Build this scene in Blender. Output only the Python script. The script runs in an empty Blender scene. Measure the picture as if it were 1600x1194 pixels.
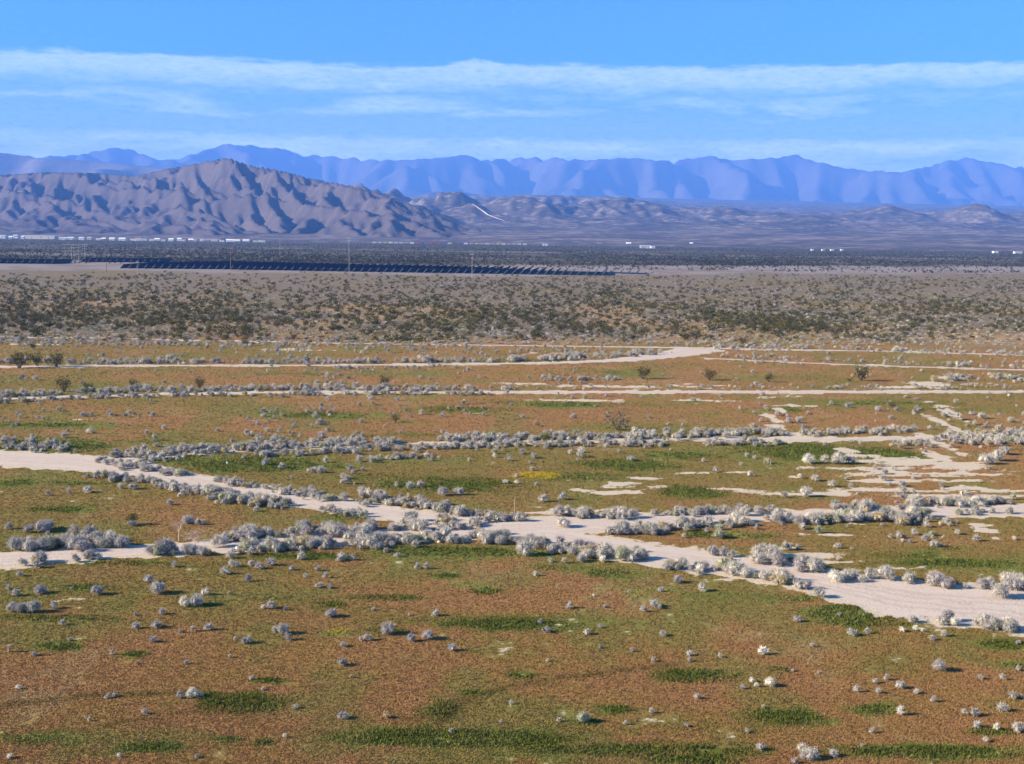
import bpy, math, random
import numpy as np

# ------------------------------------------------------------------ camera, sky, sun, exposure
scene = bpy.context.scene
COL = scene.collection
CAM_H, FPX, W0, H0 = 26.0, 2000.0, 1600.0, 1194.0
PITCH, ROLL = math.radians(6.62), math.radians(0.66)
EXPOSURE = 1.6
SUN_ELEV, SUN_AZ = 24.0, 260.0          # azimuth clockwise from +Y
SUN_STRENGTH, SKY_STRENGTH = 5.0, 0.05
HAZE_DENSITY, HAZE_COLOR = 8.6e-5, (0.125, 0.32, 0.95)

F = np.array([0, math.cos(PITCH), -math.sin(PITCH)])
R0 = np.array([1.0, 0, 0]); U0 = np.cross(R0, F)
RV = R0 * math.cos(ROLL) + U0 * math.sin(ROLL)
UV = -R0 * math.sin(ROLL) + U0 * math.cos(ROLL)
cam_d = bpy.data.cameras.new('camera'); cam = bpy.data.objects.new('camera', cam_d); COL.objects.link(cam)
cam_d.sensor_width = 36; cam_d.lens = FPX / W0 * 36; cam_d.clip_start = 1; cam_d.clip_end = 90000
from mathutils import Matrix, Vector
m = Matrix.Identity(4)
for i in range(3):
    m[i][0], m[i][1], m[i][2] = RV[i], UV[i], -F[i]
m[2][3] = CAM_H
cam.matrix_world = m
scene.camera = cam
scene.view_settings.view_transform = 'Standard'; scene.view_settings.look = 'None'
scene.view_settings.exposure = EXPOSURE; scene.view_settings.gamma = 1
scene.cycles.max_bounces = 5; scene.cycles.diffuse_bounces = 3; scene.cycles.volume_bounces = 1
scene.cycles.use_denoising = True

az = math.radians(SUN_AZ); el = math.radians(SUN_ELEV)
to_sun = Vector((math.sin(az) * math.cos(el), math.cos(az) * math.cos(el), math.sin(el)))
sun_d = bpy.data.lights.new('sun', 'SUN'); sun_d.energy = SUN_STRENGTH; sun_d.angle = math.radians(0.5); sun_d.color = (1.0, 0.86, 0.62)
sun = bpy.data.objects.new('sun', sun_d); COL.objects.link(sun)
sun.rotation_euler = to_sun.to_track_quat('Z', 'Y').to_euler(); sun.location = (-200, 0, 200)

world = bpy.data.worlds.new('World'); scene.world = world; world.use_nodes = True

class NT:
    """small node-tree builder"""
    def __init__(s, tree): s.t = tree; tree.nodes.clear()
    def n(s, typ, **kw):
        nd = s.t.nodes.new(typ)
        for k, v in kw.items(): setattr(nd, k, v)
        return nd
    def link(s, a, b): s.t.links.new(a, b)
    def set(s, sock, v):
        if isinstance(v, bpy.types.NodeSocket): s.link(v, sock)
        else: sock.default_value = v
    def math(s, op, a, b=0.0, c=0.0, clamp=False):
        nd = s.n('ShaderNodeMath', operation=op, use_clamp=clamp)
        s.set(nd.inputs[0], a); s.set(nd.inputs[1], b)
        if op in ('MULTIPLY_ADD',): s.set(nd.inputs[2], c)
        return nd.outputs[0]
    def smooth(s, x, a, b):
        nd = s.n('ShaderNodeMapRange', interpolation_type='SMOOTHSTEP')
        s.set(nd.inputs[0], x); nd.inputs[1].default_value = a; nd.inputs[2].default_value = b
        nd.inputs[3].default_value = 0; nd.inputs[4].default_value = 1
        return nd.outputs[0]
    def noise(s, vec, scale, detail=4, rough=0.55, dist=0.0):
        nd = s.n('ShaderNodeTexNoise'); s.link(vec, nd.inputs['Vector'])
        nd.inputs['Scale'].default_value = scale; nd.inputs['Detail'].default_value = detail
        nd.inputs['Roughness'].default_value = rough; nd.inputs['Distortion'].default_value = dist
        return nd.outputs['Fac']
    def mix(s, fac, a, b, mode='MIX'):
        nd = s.n('ShaderNodeMix', data_type='RGBA', blend_type=mode)
        s.set(nd.inputs[0], fac)
        for sock, v in ((nd.inputs[6], a), (nd.inputs[7], b)):
            if isinstance(v, (tuple, list)): sock.default_value = (*v[:3], 1)
            else: s.link(v, sock)
        return nd.outputs[2]

def build_world():
    t = NT(world.node_tree)
    sky = t.n('ShaderNodeTexSky', sky_type='NISHITA', sun_disc=False)
    sky.sun_elevation = el; sky.sun_rotation = az; sky.altitude = 700
    sky.air_density = 1.0; sky.dust_density = 0.3; sky.ozone_density = 3.0
    tc = t.n('ShaderNodeTexCoord'); sp = t.n('ShaderNodeSeparateXYZ'); t.link(tc.outputs['Generated'], sp.inputs[0])
    x, y, z = sp.outputs
    hyp = t.math('SQRT', t.math('ADD', t.math('MULTIPLY', x, x), t.math('MULTIPLY', y, y)))
    v = t.math('DIVIDE', z, t.math('MAXIMUM', hyp, 0.01))
    u = t.math('ARCTAN2', x, y)
    cb = t.n('ShaderNodeCombineXYZ'); t.link(t.math('MULTIPLY', u, 7.0), cb.inputs[0]); t.link(t.math('MULTIPLY', v, 42.0), cb.inputs[1])
    cb2 = t.n('ShaderNodeCombineXYZ'); t.link(t.math('MULTIPLY', u, 22.0), cb2.inputs[0]); t.link(t.math('MULTIPLY', v, 75.0), cb2.inputs[1])
    n1 = t.noise(cb.outputs[0], 1.0, 5, 0.6, 0.4); n2 = t.noise(cb2.outputs[0], 1.6, 6, 0.62, 0.3)
    n3 = t.noise(cb2.outputs[0], 6.0, 4, 0.6)
    w = t.math('ADD', v, t.math('MULTIPLY', t.math('SUBTRACT', n2, 0.5), 0.012))
    w = t.math('ADD', w, t.math('MULTIPLY', t.math('SUBTRACT', n1, 0.5), 0.010))
    # upper cirrus streak: crisp top at 0.13, soft underside
    a = t.math('MULTIPLY', t.math('SUBTRACT', 1.0, t.smooth(t.math('ADD', w, t.math('MULTIPLY', t.math('SUBTRACT', n1, .5), .012)), 0.1235, 0.1290)), t.smooth(t.math('SUBTRACT', w, t.math('MULTIPLY', t.math('SUBTRACT', n1, 0.5), 0.05)), 0.096, 0.120))
    a = t.math('MULTIPLY', a, t.math('ADD', 0.34, t.math('MULTIPLY', n2, 0.5)))
    # ragged veil below it
    b = t.math('MULTIPLY', t.math('SUBTRACT', 1.0, t.smooth(w, 0.100, 0.112)), t.smooth(w, 0.078, 0.095))
    b = t.math('MULTIPLY', b, t.math('MULTIPLY_ADD', t.smooth(n1, 0.38, 0.70), .6, .12))
    # low bank above the ridges
    c = t.math('MULTIPLY', t.math('SUBTRACT', 1.0, t.smooth(w, 0.066, 0.080)), t.math('ADD', 0.40, t.math('MULTIPLY', t.smooth(n1, 0.3, 0.7), 0.55)))
    veil = t.math('MULTIPLY', t.math('SUBTRACT', 1.0, t.smooth(v, 0.05, 0.14)), .36)
    mask = t.math('ADD', t.math('MAXIMUM', t.math('MAXIMUM', a, veil), t.math('MAXIMUM', b, c)), t.math('MULTIPLY', t.math('SUBTRACT', n3, 0.5), 0.20), clamp=True)
    mask = t.math('MULTIPLY', mask, t.smooth(n3, -0.2, 0.6), clamp=True)
    bl = t.mix(1.0, sky.outputs[0], SKY_TINT, 'MULTIPLY')
    lift = t.math('MULTIPLY_ADD', t.math('SUBTRACT', 1.0, t.smooth(v, 0.045, 0.115)), .75, 1.0); lc = t.n('ShaderNodeCombineXYZ'); [t.link(t.math('MULTIPLY', lift, CLOUD_COL[i]), lc.inputs[i]) for i in range(3)]
    cl = t.mix(mask, bl, lc.outputs[0])
    bg = t.n('ShaderNodeBackground'); t.link(cl, bg.inputs[0]); bg.inputs[1].default_value = SKY_STRENGTH
    out = t.n('ShaderNodeOutputWorld'); t.link(bg.outputs[0], out.inputs[0])
SKY_TINT = (0.37, 0.95, 1.2)
CLOUD_COL = (9.5, 10.6, 11.0)
build_world()

# ------------------------------------------------------------------ helpers
rng = np.random.default_rng(11)
random.seed(5)

def ray(px, py):
    px = np.asarray(px, float); py = np.asarray(py, float)
    return F + RV * ((px - 800) / FPX)[..., None] + UV * ((597 - py) / FPX)[..., None]
def G(px, py):
    """photo pixel -> point of the level ground"""
    d = ray(px, py); t = CAM_H / -d[..., 2]
    return d[..., :2] * t[..., None]
def proj(x, y, z=0.0):
    x = np.asarray(x, float); y = np.asarray(y, float)
    p = np.stack([x, y, np.broadcast_to(z, x.shape) - CAM_H], -1)
    dd = p @ F
    return 800 + FPX * (p @ RV) / dd, 597 - FPX * (p @ UV) / dd
def ppm(px, py):
    a = G(px, py); return FPX / math.hypot(a[0], a[1])

def _hash(ix, iy, seed):
    h = (ix * 374761393 + iy * 668265263 + seed * 1442695041) & 0xFFFFFFFF
    h = ((h ^ (h >> 13)) * 1274126177) & 0xFFFFFFFF
    return ((h ^ (h >> 16)) & 0xFFFF) / 65535.0
def vnoise(x, y, seed=0):
    ix = np.floor(x).astype(np.int64); iy = np.floor(y).astype(np.int64)
    fx = x - ix; fy = y - iy; fx = fx * fx * (3 - 2 * fx); fy = fy * fy * (3 - 2 * fy)
    a = _hash(ix, iy, seed); b = _hash(ix + 1, iy, seed); c = _hash(ix, iy + 1, seed); d = _hash(ix + 1, iy + 1, seed)
    return (a + (b - a) * fx) * (1 - fy) + (c + (d - c) * fx) * fy
def fbm(x, y, octv=4, seed=0, gain=0.5):
    s = 0; amp = 1; tot = 0
    for o in range(octv):
        s = s + amp * vnoise(x * 2 ** o + 13.7 * o, y * 2 ** o - 7.1 * o, seed + o * 17); tot += amp; amp *= gain
    return s / tot
def sstep(x, a, b):
    t = np.clip((x - a) / (b - a), 0, 1); return t * t * (3 - 2 * t)

def mesh_np(name, verts, faces, mat=None, color=None, smooth=False, extra=None):
    """verts (N,3), faces (M,k); color (M,3) per face or (N,3) per vertex"""
    verts = np.asarray(verts, np.float32); faces = np.asarray(faces, np.int32)
    me = bpy.data.meshes.new(name)
    k = faces.shape[1]
    me.vertices.add(len(verts)); me.vertices.foreach_set('co', verts.ravel())
    me.loops.add(faces.size); me.loops.foreach_set('vertex_index', faces.ravel())
    me.polygons.add(len(faces)); me.polygons.foreach_set('loop_start', np.arange(0, faces.size, k, dtype=np.int32))
    if smooth: me.polygons.foreach_set('use_smooth', np.ones(len(faces), bool))
    me.update(calc_edges=True)
    def attr(nm, c):
        dom = 'FACE' if len(c) == len(faces) else 'POINT'
        at = me.attributes.new(nm, 'FLOAT_COLOR', dom)
        at.data.foreach_set('color', np.concatenate([c, np.ones((len(c), 1))], 1).astype(np.float32).ravel())
    if color is not None: attr('tone', np.asarray(color, float))
    for nm, c in (extra or {}).items(): attr(nm, np.asarray(c, float))
    if mat: me.materials.append(mat)
    return me

def link(name, me, parent=None, loc=None, rz=0, scale=None, **props):
    o = bpy.data.objects.new(name, me); COL.objects.link(o)
    if parent is not None: o.parent = parent
    if loc is not None: o.location = loc
    o.rotation_euler = (0, 0, rz)
    if scale is not None: o.scale = scale
    for k, v in props.items():
        if v is not None: o[k] = v
    return o

class MB:
    """collects boxes, tubes and polygons into one mesh"""
    def __init__(s): s.v = []; s.f = []
    def add(s, vs, fs):
        b = len(s.v); s.v += [tuple(v) for v in vs]; s.f += [tuple(b + i for i in f) for f in fs]
    def box(s, cx, cy, cz, sx, sy, sz, top=1.0):
        hx, hy, hz = sx / 2, sy / 2, sz / 2
        vs = [(cx - hx, cy - hy, cz - hz), (cx + hx, cy - hy, cz - hz), (cx + hx, cy + hy, cz - hz), (cx - hx, cy + hy, cz - hz)]
        vs += [(cx + (x - cx) * top, cy + (y - cy) * top, cz + hz) for x, y, _ in vs]
        s.add(vs, [(3, 2, 1, 0), (4, 5, 6, 7), (0, 1, 5, 4), (1, 2, 6, 5), (2, 3, 7, 6), (3, 0, 4, 7)])
    def tube(s, a, b, r0, r1, n=6):
        a = Vector(a); b = Vector(b); d = (b - a).normalized()
        e = d.orthogonal().normalized(); g = d.cross(e)
        vs = []
        for p, r in ((a, r0), (b, r1)):
            for i in range(n):
                t = 2 * math.pi * i / n; vs.append(p + (e * math.cos(t) + g * math.sin(t)) * r)
        s.add(vs, [(i, (i + 1) % n, n + (i + 1) % n, n + i) for i in range(n)] + [tuple(range(n))[::-1], tuple(range(n, 2 * n))])
    def prism(s, prof, axis, a, b):
        """profile of (u, z) pairs swept along 'x' or 'y' from a to b"""
        n = len(prof)
        vs = [((a, u, z) if axis == 'x' else (u, a, z)) for u, z in prof] + [((b, u, z) if axis == 'x' else (u, b, z)) for u, z in prof]
        s.add(vs, [(i, (i + 1) % n, n + (i + 1) % n, n + i) for i in range(n)] + [tuple(range(n))[::-1], tuple(range(n, 2 * n))])
    def mesh(s, name, mat):
        me = bpy.data.meshes.new(name); me.from_pydata([tuple(v) for v in s.v], [], s.f); me.materials.append(mat); me.update(); return me

def material(name, col, rough=0.9, var=0.12, scale=3.0, spec=0.2, bump=0.0, metal=0.0):
    mt = bpy.data.materials.new(name); mt.use_nodes = True; t = NT(mt.node_tree)
    tc = t.n('ShaderNodeTexCoord'); n = t.noise(tc.outputs['Object'], scale, 5, 0.6)
    c = t.mix(n, tuple(x * (1 - var) for x in col), tuple(min(1, x * (1 + var)) for x in col))
    p = t.n('ShaderNodeBsdfPrincipled'); t.link(c, p.inputs['Base Color'])
    p.inputs['Roughness'].default_value = rough; p.inputs['Specular IOR Level'].default_value = spec; p.inputs['Metallic'].default_value = metal
    if bump:
        b = t.n('ShaderNodeBump'); b.inputs['Distance'].default_value = bump; t.link(n, b.inputs['Height']); t.link(b.outputs[0], p.inputs['Normal'])
    t.link(p.outputs[0], t.n('ShaderNodeOutputMaterial').inputs[0])
    return mt

def tone_material(name, rough=0.95, transl=0.0, scale=6.0, var=0.18, soft=False):
    """colour from the 'tone' attribute, broken up by noise"""
    mt = bpy.data.materials.new(name); mt.use_nodes = True; t = NT(mt.node_tree)
    at = t.n('ShaderNodeAttribute', attribute_name='tone'); tc = t.n('ShaderNodeTexCoord')
    n = t.noise(tc.outputs['Object'], scale, 3, 0.6)
    k = t.math('MULTIPLY_ADD', n, 2 * var, 1 - var)
    kk = t.n('ShaderNodeCombineXYZ'); [t.link(k, kk.inputs[i]) for i in range(3)]
    c = t.mix(1.0, at.outputs['Color'], kk.outputs[0], 'MULTIPLY')
    p = t.n('ShaderNodeBsdfPrincipled'); t.link(c, p.inputs['Base Color']); p.inputs['Roughness'].default_value = rough
    p.inputs['Specular IOR Level'].default_value = 0.1
    if soft:      # matted foliage: shading normal leans upward
        g = t.n('ShaderNodeNewGeometry'); sc = t.n('ShaderNodeVectorMath', operation='SCALE'); t.link(g.outputs['Normal'], sc.inputs[0]); sc.inputs['Scale'].default_value = .55
        ad = t.n('ShaderNodeVectorMath', operation='ADD'); t.link(sc.outputs[0], ad.inputs[0]); ad.inputs[1].default_value = (0, 0, .8); nm = t.n('ShaderNodeVectorMath', operation='NORMALIZE'); t.link(ad.outputs[0], nm.inputs[0]); t.link(nm.outputs[0], p.inputs['Normal'])
    sh = p.outputs[0]
    if transl:
        tr = t.n('ShaderNodeBsdfTranslucent'); t.link(c, tr.inputs[0]); mx = t.n('ShaderNodeMixShader'); mx.inputs[0].default_value = transl
        t.link(sh, mx.inputs[1]); t.link(tr.outputs[0], mx.inputs[2]); sh = mx.outputs[0]
    t.link(sh, t.n('ShaderNodeOutputMaterial').inputs[0])
    return mt

# ------------------------------------------------------------------ layout of the valley floor (photo pixels -> ground points)
ROADS = {   # name: (far edge, near edge)
 'diagonal': ([(-260, 690), (0, 706), (110, 710), (180, 717), (240, 728), (300, 741), (400, 759), (500, 776), (580, 789), (650, 799), (740, 809), (850, 821), (930, 838), (1000, 850), (1060, 857), (1150, 871), (1250, 888), (1330, 901), (1450, 912), (1600, 922), (1900, 948)],
              [(-260, 716), (0, 727), (110, 732), (180, 741), (240, 751), (300, 762), (400, 779), (500, 795), (580, 807), (650, 817), (740, 829), (830, 846), (930, 864), (1000, 878), (1060, 888), (1150, 899), (1250, 915), (1330, 943), (1410, 966), (1600, 986), (1900, 1035)]),
 'crossing': ([(-260, 878), (0, 863), (150, 858), (300, 850), (450, 842), (600, 831), (700, 822), (800, 814), (900, 807), (1000, 806), (1100, 803), (1250, 799), (1400, 793), (1600, 790), (1900, 786)],
              [(-260, 905), (0, 884), (150, 871), (300, 863), (450, 855), (600, 847), (700, 842), (800, 838), (900, 831), (1000, 825), (1100, 817), (1250, 810), (1400, 806), (1600, 804), (1900, 802)]),
 'third':    ([(175, 717), (300, 706), (500, 696), (700, 690), (900, 688), (1100, 684), (1250, 683), (1450, 681), (1600, 677), (1900, 672)],
              [(180, 722), (300, 710), (500, 700), (700, 694), (900, 692), (1100, 689), (1250, 690), (1450, 687), (1600, 681), (1900, 676)]),
 'fourth':   ([(-260, 632), (0, 622), (200, 616), (400, 612), (560, 611), (800, 611.5), (1000, 610.5), (1250, 610), (1600, 610), (1900, 610)],
              [(-260, 635), (0, 625), (200, 619), (400, 615), (560, 614.5), (800, 615), (1000, 615), (1250, 615), (1600, 614), (1900, 614)]),
 'fifth':    ([(-260, 577), (0, 572), (200, 570), (500, 570), (700, 568), (860, 566), (960, 561), (1030, 551), (1060, 543), (1110, 545)],
              [(-260, 580), (0, 575), (200, 572.5), (500, 572.3), (700, 570.5), (860, 569), (970, 566), (1050, 560), (1085, 556), (1130, 548)]),
 'sixth':    ([(-260, 524), (200, 528.5), (300, 531), (550, 536), (800, 539), (1070, 542.5), (1390, 548), (1600, 554), (1900, 562)],
              [(-260, 525.5), (200, 530), (300, 532.8), (550, 537.8), (800, 540.8), (1070, 545), (1390, 550.5), (1600, 556.5), (1900, 565)]),
 'spur':     ([(1100, 559), (1300, 568), (1450, 573), (1600, 577), (1900, 586)], [(1100, 561), (1300, 570.2), (1450, 575.4), (1600, 580), (1900, 590)]),
}
for _n, _f in (('third', .55), ('fourth', .7), ('fifth', .75), ('sixth', .65), ('spur', .55)):
    _a, _b = ROADS[_n]; ROADS[_n] = ([(x, y + (yb - y) * (1 - _f) / 2) for (x, y), (xb, yb) in zip(_a, _b)], [(xb, yb - (yb - y) * (1 - _f) / 2) for (x, y), (xb, yb) in zip(_a, _b)])
def _stretch(L, lo, hi, by):
    L = list(L)
    if L[0][0] <= lo: (x0, y0), (x1, y1) = L[0], L[1]; L.insert(0, (x0 - by, y0 - by * (y1 - y0) / (x1 - x0)))
    if L[-1][0] >= hi: (x0, y0), (x1, y1) = L[-1], L[-2]; L.append((x0 + by, y0 + by * (y1 - y0) / (x1 - x0)))
    return L
ROADS = {k: (_stretch(a, -200, 1890, 420), _stretch(b, -200, 1890, 420)) for k, (a, b) in ROADS.items()}
# green growth: cx, cy, rx, ry, strength
GREEN = [(375,1098,72,16,1.3),(330,1088,30,7,1.1),(90,1010,36,7,1),(215,1022,22,6,.9),(420,1063,26,5,.9),(130,917,60,7,.7),(692,1108,26,20,.8),(735,1082,30,6,.6),(815,1055,22,6,1),(965,1108,26,6,1.1),
 (915,1128,22,6,.9),(700,1153,190,14,1.2),(1000,1172,220,13,.9),(235,1167,60,9,1),(60,1155,90,14,.55),(355,1155,30,6,.8),(410,1160,22,7,.8),(1085,1056,70,12,1.15),(1225,1120,60,14,1),(1370,1108,50,9,.8),
 (1460,1175,150,11,1.1),(1080,1187,80,12,1.2),(1330,962,64,17,1.3),(1400,975,40,6,.7),(1218,1046,30,6,.7),(790,975,120,10,.9),(600,985,50,9,.6),(600,934,70,6,.9),(700,900,24,5,.8),(757,924,28,6,1),
 (950,896,50,8,.8),(860,888,60,7,.6),(515,944,44,9,.7),(90,966,120,7,.8),(430,935,60,6,.55),(320,945,50,7,.6),(700,862,160,9,.9),(480,868,120,7,.8),(200,880,110,6,.7),(90,698,90,13,1.1),(60,690,60,8,.8),
 (390,724,120,15,1.1),(280,715,60,9,.9),(520,728,80,9,.6),(700,757,120,14,1.1),(600,745,90,12,.6),(985,726,90,10,1.1),(900,745,130,10,.7),(1240,705,95,13,1.2),(1380,711,66,12,1.2),(1080,768,60,11,1.1),
 (1110,836,50,6,1),(1180,838,60,8,.6),(1060,712,90,9,.7),(1500,880,120,8,.9),(1420,868,80,8,.6),(1250,700,60,6,.9),(60,664,110,6,.7),(500,648,120,8,.7),(720,640,110,8,.7),(880,632,120,5,.8),(480,585,120,4,.5),
 (1380,630,120,6,.7),(1225,640,40,5,1),(1310,640,60,4,.5),(560,806,60,6,.9),(520,812,40,7,.6),(120,755,60,4,.8),(30,754,40,6,.9),(90,796,60,6,.9),(860,565,200,4,.5),(1130,590,100,5,.5),(960,583,80,5,.5),(1500,640,90,6,.5),
 (1580,1008,50,8,1.1),(1590,1040,40,6,.7),(1545,1143,40,6,1),(700,680,160,5,.5),(240,690,160,6,.5),(1250,935,70,7,.7),(1100,930,70,6,.5),(1490,857,70,6,.6)]
YELLOW = [(838,742,42,7,1.0),(780,752,60,6,.4),(520,985,50,9,.5),(640,925,90,12,.35),(80,715,40,5,.5)]
# bare pale sand: cx, cy, rx, ry, strength
SAND = [(965,757,38,6,1.1),(950,770,28,4,.9),(1010,748,40,3,.9),(1035,760,40,3,.8),(930,765,55,9,.5),(985,768,60,5,.7),(1325,706,14,10,1.1),(1355,716,40,6,.9),(1420,722,90,6,.95),(1350,733,110,4,.9),(1430,740,120,5,.95),(1500,728,40,9,1.1),
 (1470,716,16,14,1.2),(1462,690,12,16,1.2),(1475,662,10,14,1.1),(1480,645,9,10,1),(1380,752,80,4,.95),(1490,752,70,4,.9),(1410,766,90,4,.9),(1530,764,80,5,.9),(1560,775,60,4,.9),(1470,775,120,4,.7),(1260,772,80,3,.9),(1190,768,70,3,.8),
 (1130,764,50,3,.8),(1240,745,16,2.5,1),(1150,738,30,3,.7),(1090,740,34,3,.8),(1220,858,40,4,.8),(1265,868,60,6,1),(1310,878,60,4,.8),(1390,888,70,3,.5),(1270,835,70,3,.7),(1330,820,90,4,.6),(1530,820,20,3,.9),(1540,830,18,4,.9),(1555,840,16,4,.8),
 (1205,652,10,8,1),(1218,640,12,6,1),(1240,634,20,3,1),(1265,634,14,3,.8),(1220,668,18,6,.9),(1240,678,30,5,1),(1440,628,22,2.5,.9),(1470,634,16,3,1),(1484,642,10,6,.9),(1450,600,40,4,1),(1480,590,30,4,.9),(1420,606,60,3,.7),(1545,735,40,4,.6),
 (960,604,130,2.4,.9),(1070,603,60,2.2,.9),(900,625,90,2.2,.9),(830,600,60,2,.7),(1080,600,60,3,.5),(740,646,30,3,.8),(1090,625,80,2.4,.7),(1240,620,90,3,.6),(1520,600,80,3,.5),(105,939,40,4,.5),(880,800,60,4,1),(870,795,90,5,.5),(1480,795,110,3,.7),
 (400,655,40,2,.5),(130,655,30,2,.5),(485,690,30,2,.5),(450,546,90,1.5,.8),(60,538,70,1.5,.8),(130,528,120,1.5,.5),(880,552,90,2,.5),(640,550,70,1.5,.5)]
TRACKS = [([(-40,1108),(60,1096),(150,1085),(240,1083),(300,1083)],.35),([(170,1132),(260,1118),(330,1106),(400,1096)],.3),([(690,1128),(706,1105),(740,1088),(800,1071),(880,1060),(960,1048),(1060,1038)],.35),
 ([(696,631),(720,633),(760,630),(800,627)],.5),([(1060,716),(1200,702),(1320,696)],.2),([(1540,714),(1570,704),(1620,700)],.45),([(640,1128),(700,1100)],.2)]

LIME = [(740, 915, 60, 8, .9), (520, 990, 44, 8, .9), (1010, 922, 100, 10, .7), (950, 937, 60, 6, .6), (690, 926, 80, 6, .5), (330, 947, 60, 5, .6), (30, 936, 44, 6, .7), (330, 719, 44, 5, .8), (90, 704, 34, 4, .8), (240, 879, 36, 5, .9), (1345, 958, 26, 5, .8), (480, 900, 120, 6, .4), (120, 975, 120, 5, .5), (160, 880, 60, 4, .5), (900, 1182, 160, 6, .5), (660, 1168, 160, 6, .5), (40, 1155, 70, 8, .6)]
def ell(px, py, rx, ry):
    c = G(px, py); return c[0], c[1], abs(G(px + rx, py)[0] - c[0]), abs(G(px, py - ry)[1] - G(px, py + ry)[1]) / 2
RUST = [(170, 795, 330, 34, 1), (430, 818, 120, 16, .8), (1420, 755, 220, 26, .8), (300, 664, 420, 14, .7), (1250, 655, 220, 16, .9), (1330, 585, 260, 14, .8), (420, 597, 420, 10, .9), (820, 1065, 330, 55, .9), (1280, 1000, 260, 40, .9), (300, 1045, 300, 40, .8), (1500, 1090, 240, 50, .8), (900, 965, 200, 14, .5), (250, 905, 200, 12, .5), (1450, 845, 180, 18, .7), (1060, 655, 160, 12, .7), (480, 650, 200, 10, .5), (160, 1110, 200, 20, .4), (620, 1120, 60, 20, .5)]
E_LIME = [(*ell(*e[:4]), e[4]) for e in LIME]
E_RUST = [(*ell(*e[:4]), e[4]) for e in RUST]
E_GREEN = [(*ell(*e[:4]), e[4]) for e in GREEN]; E_YEL = [(*ell(*e[:4]), e[4]) for e in YELLOW]; E_SAND = [(*ell(*e[:4]), e[4]) for e in SAND]

def blobs(x, y, lst):
    out = np.zeros_like(x)
    for cx, cy, rx, ry, s in lst:
        k = np.abs(x - cx) < 2.2 * rx
        k &= np.abs(y - cy) < 2.2 * ry
        if k.any():
            q = ((x[k] - cx) / rx) ** 2 + ((y[k] - cy) / ry) ** 2
            out[k] = np.maximum(out[k], s * np.exp(-0.9 * q))
    return out
def resample(pts, step):
    p = G([a for a, _ in pts], [b for _, b in pts])
    s = np.concatenate([[0], np.cumsum(np.hypot(*np.diff(p, axis=0).T))]); n = max(2, int(s[-1] / step))
    t = np.linspace(0, s[-1], n); return np.stack([np.interp(t, s, p[:, 0]), np.interp(t, s, p[:, 1])], 1)
def polydist(x, y, P, reach):
    d = np.full(x.shape, 1e9)
    for i in range(len(P) - 1):
        a, b = P[i], P[i + 1]
        k = (x > min(a[0], b[0]) - reach) & (x < max(a[0], b[0]) + reach) & (y > min(a[1], b[1]) - reach) & (y < max(a[1], b[1]) + reach)
        if not k.any(): continue
        ab = b - a; t = np.clip(((x[k] - a[0]) * ab[0] + (y[k] - a[1]) * ab[1]) / (ab @ ab + 1e-9), 0, 1)
        d[k] = np.minimum(d[k], np.hypot(x[k] - a[0] - t * ab[0], y[k] - a[1] - t * ab[1]))
    return d

C_RUST = np.array([.270, .142, .060]); C_BROWN = np.array([.255, .150, .052]); C_OLIVE = np.array([.185, .140, .040]); C_TAN = np.array([.34, .24, .13])
C_GREEN = np.array([.098, .112, .020]); C_LIME = np.array([.19, .195, .05]); C_YEL = np.array([.36, .26, .015]); C_SAND = np.array([.52, .43, .33])
C_TAUPE = np.array([.175, .138, .098]); C_PALE = np.array([.235, .200, .190]); C_SCRUB = np.array([.066, .058, .032]); C_FAN = np.array([.10, .088, .078])

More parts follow.
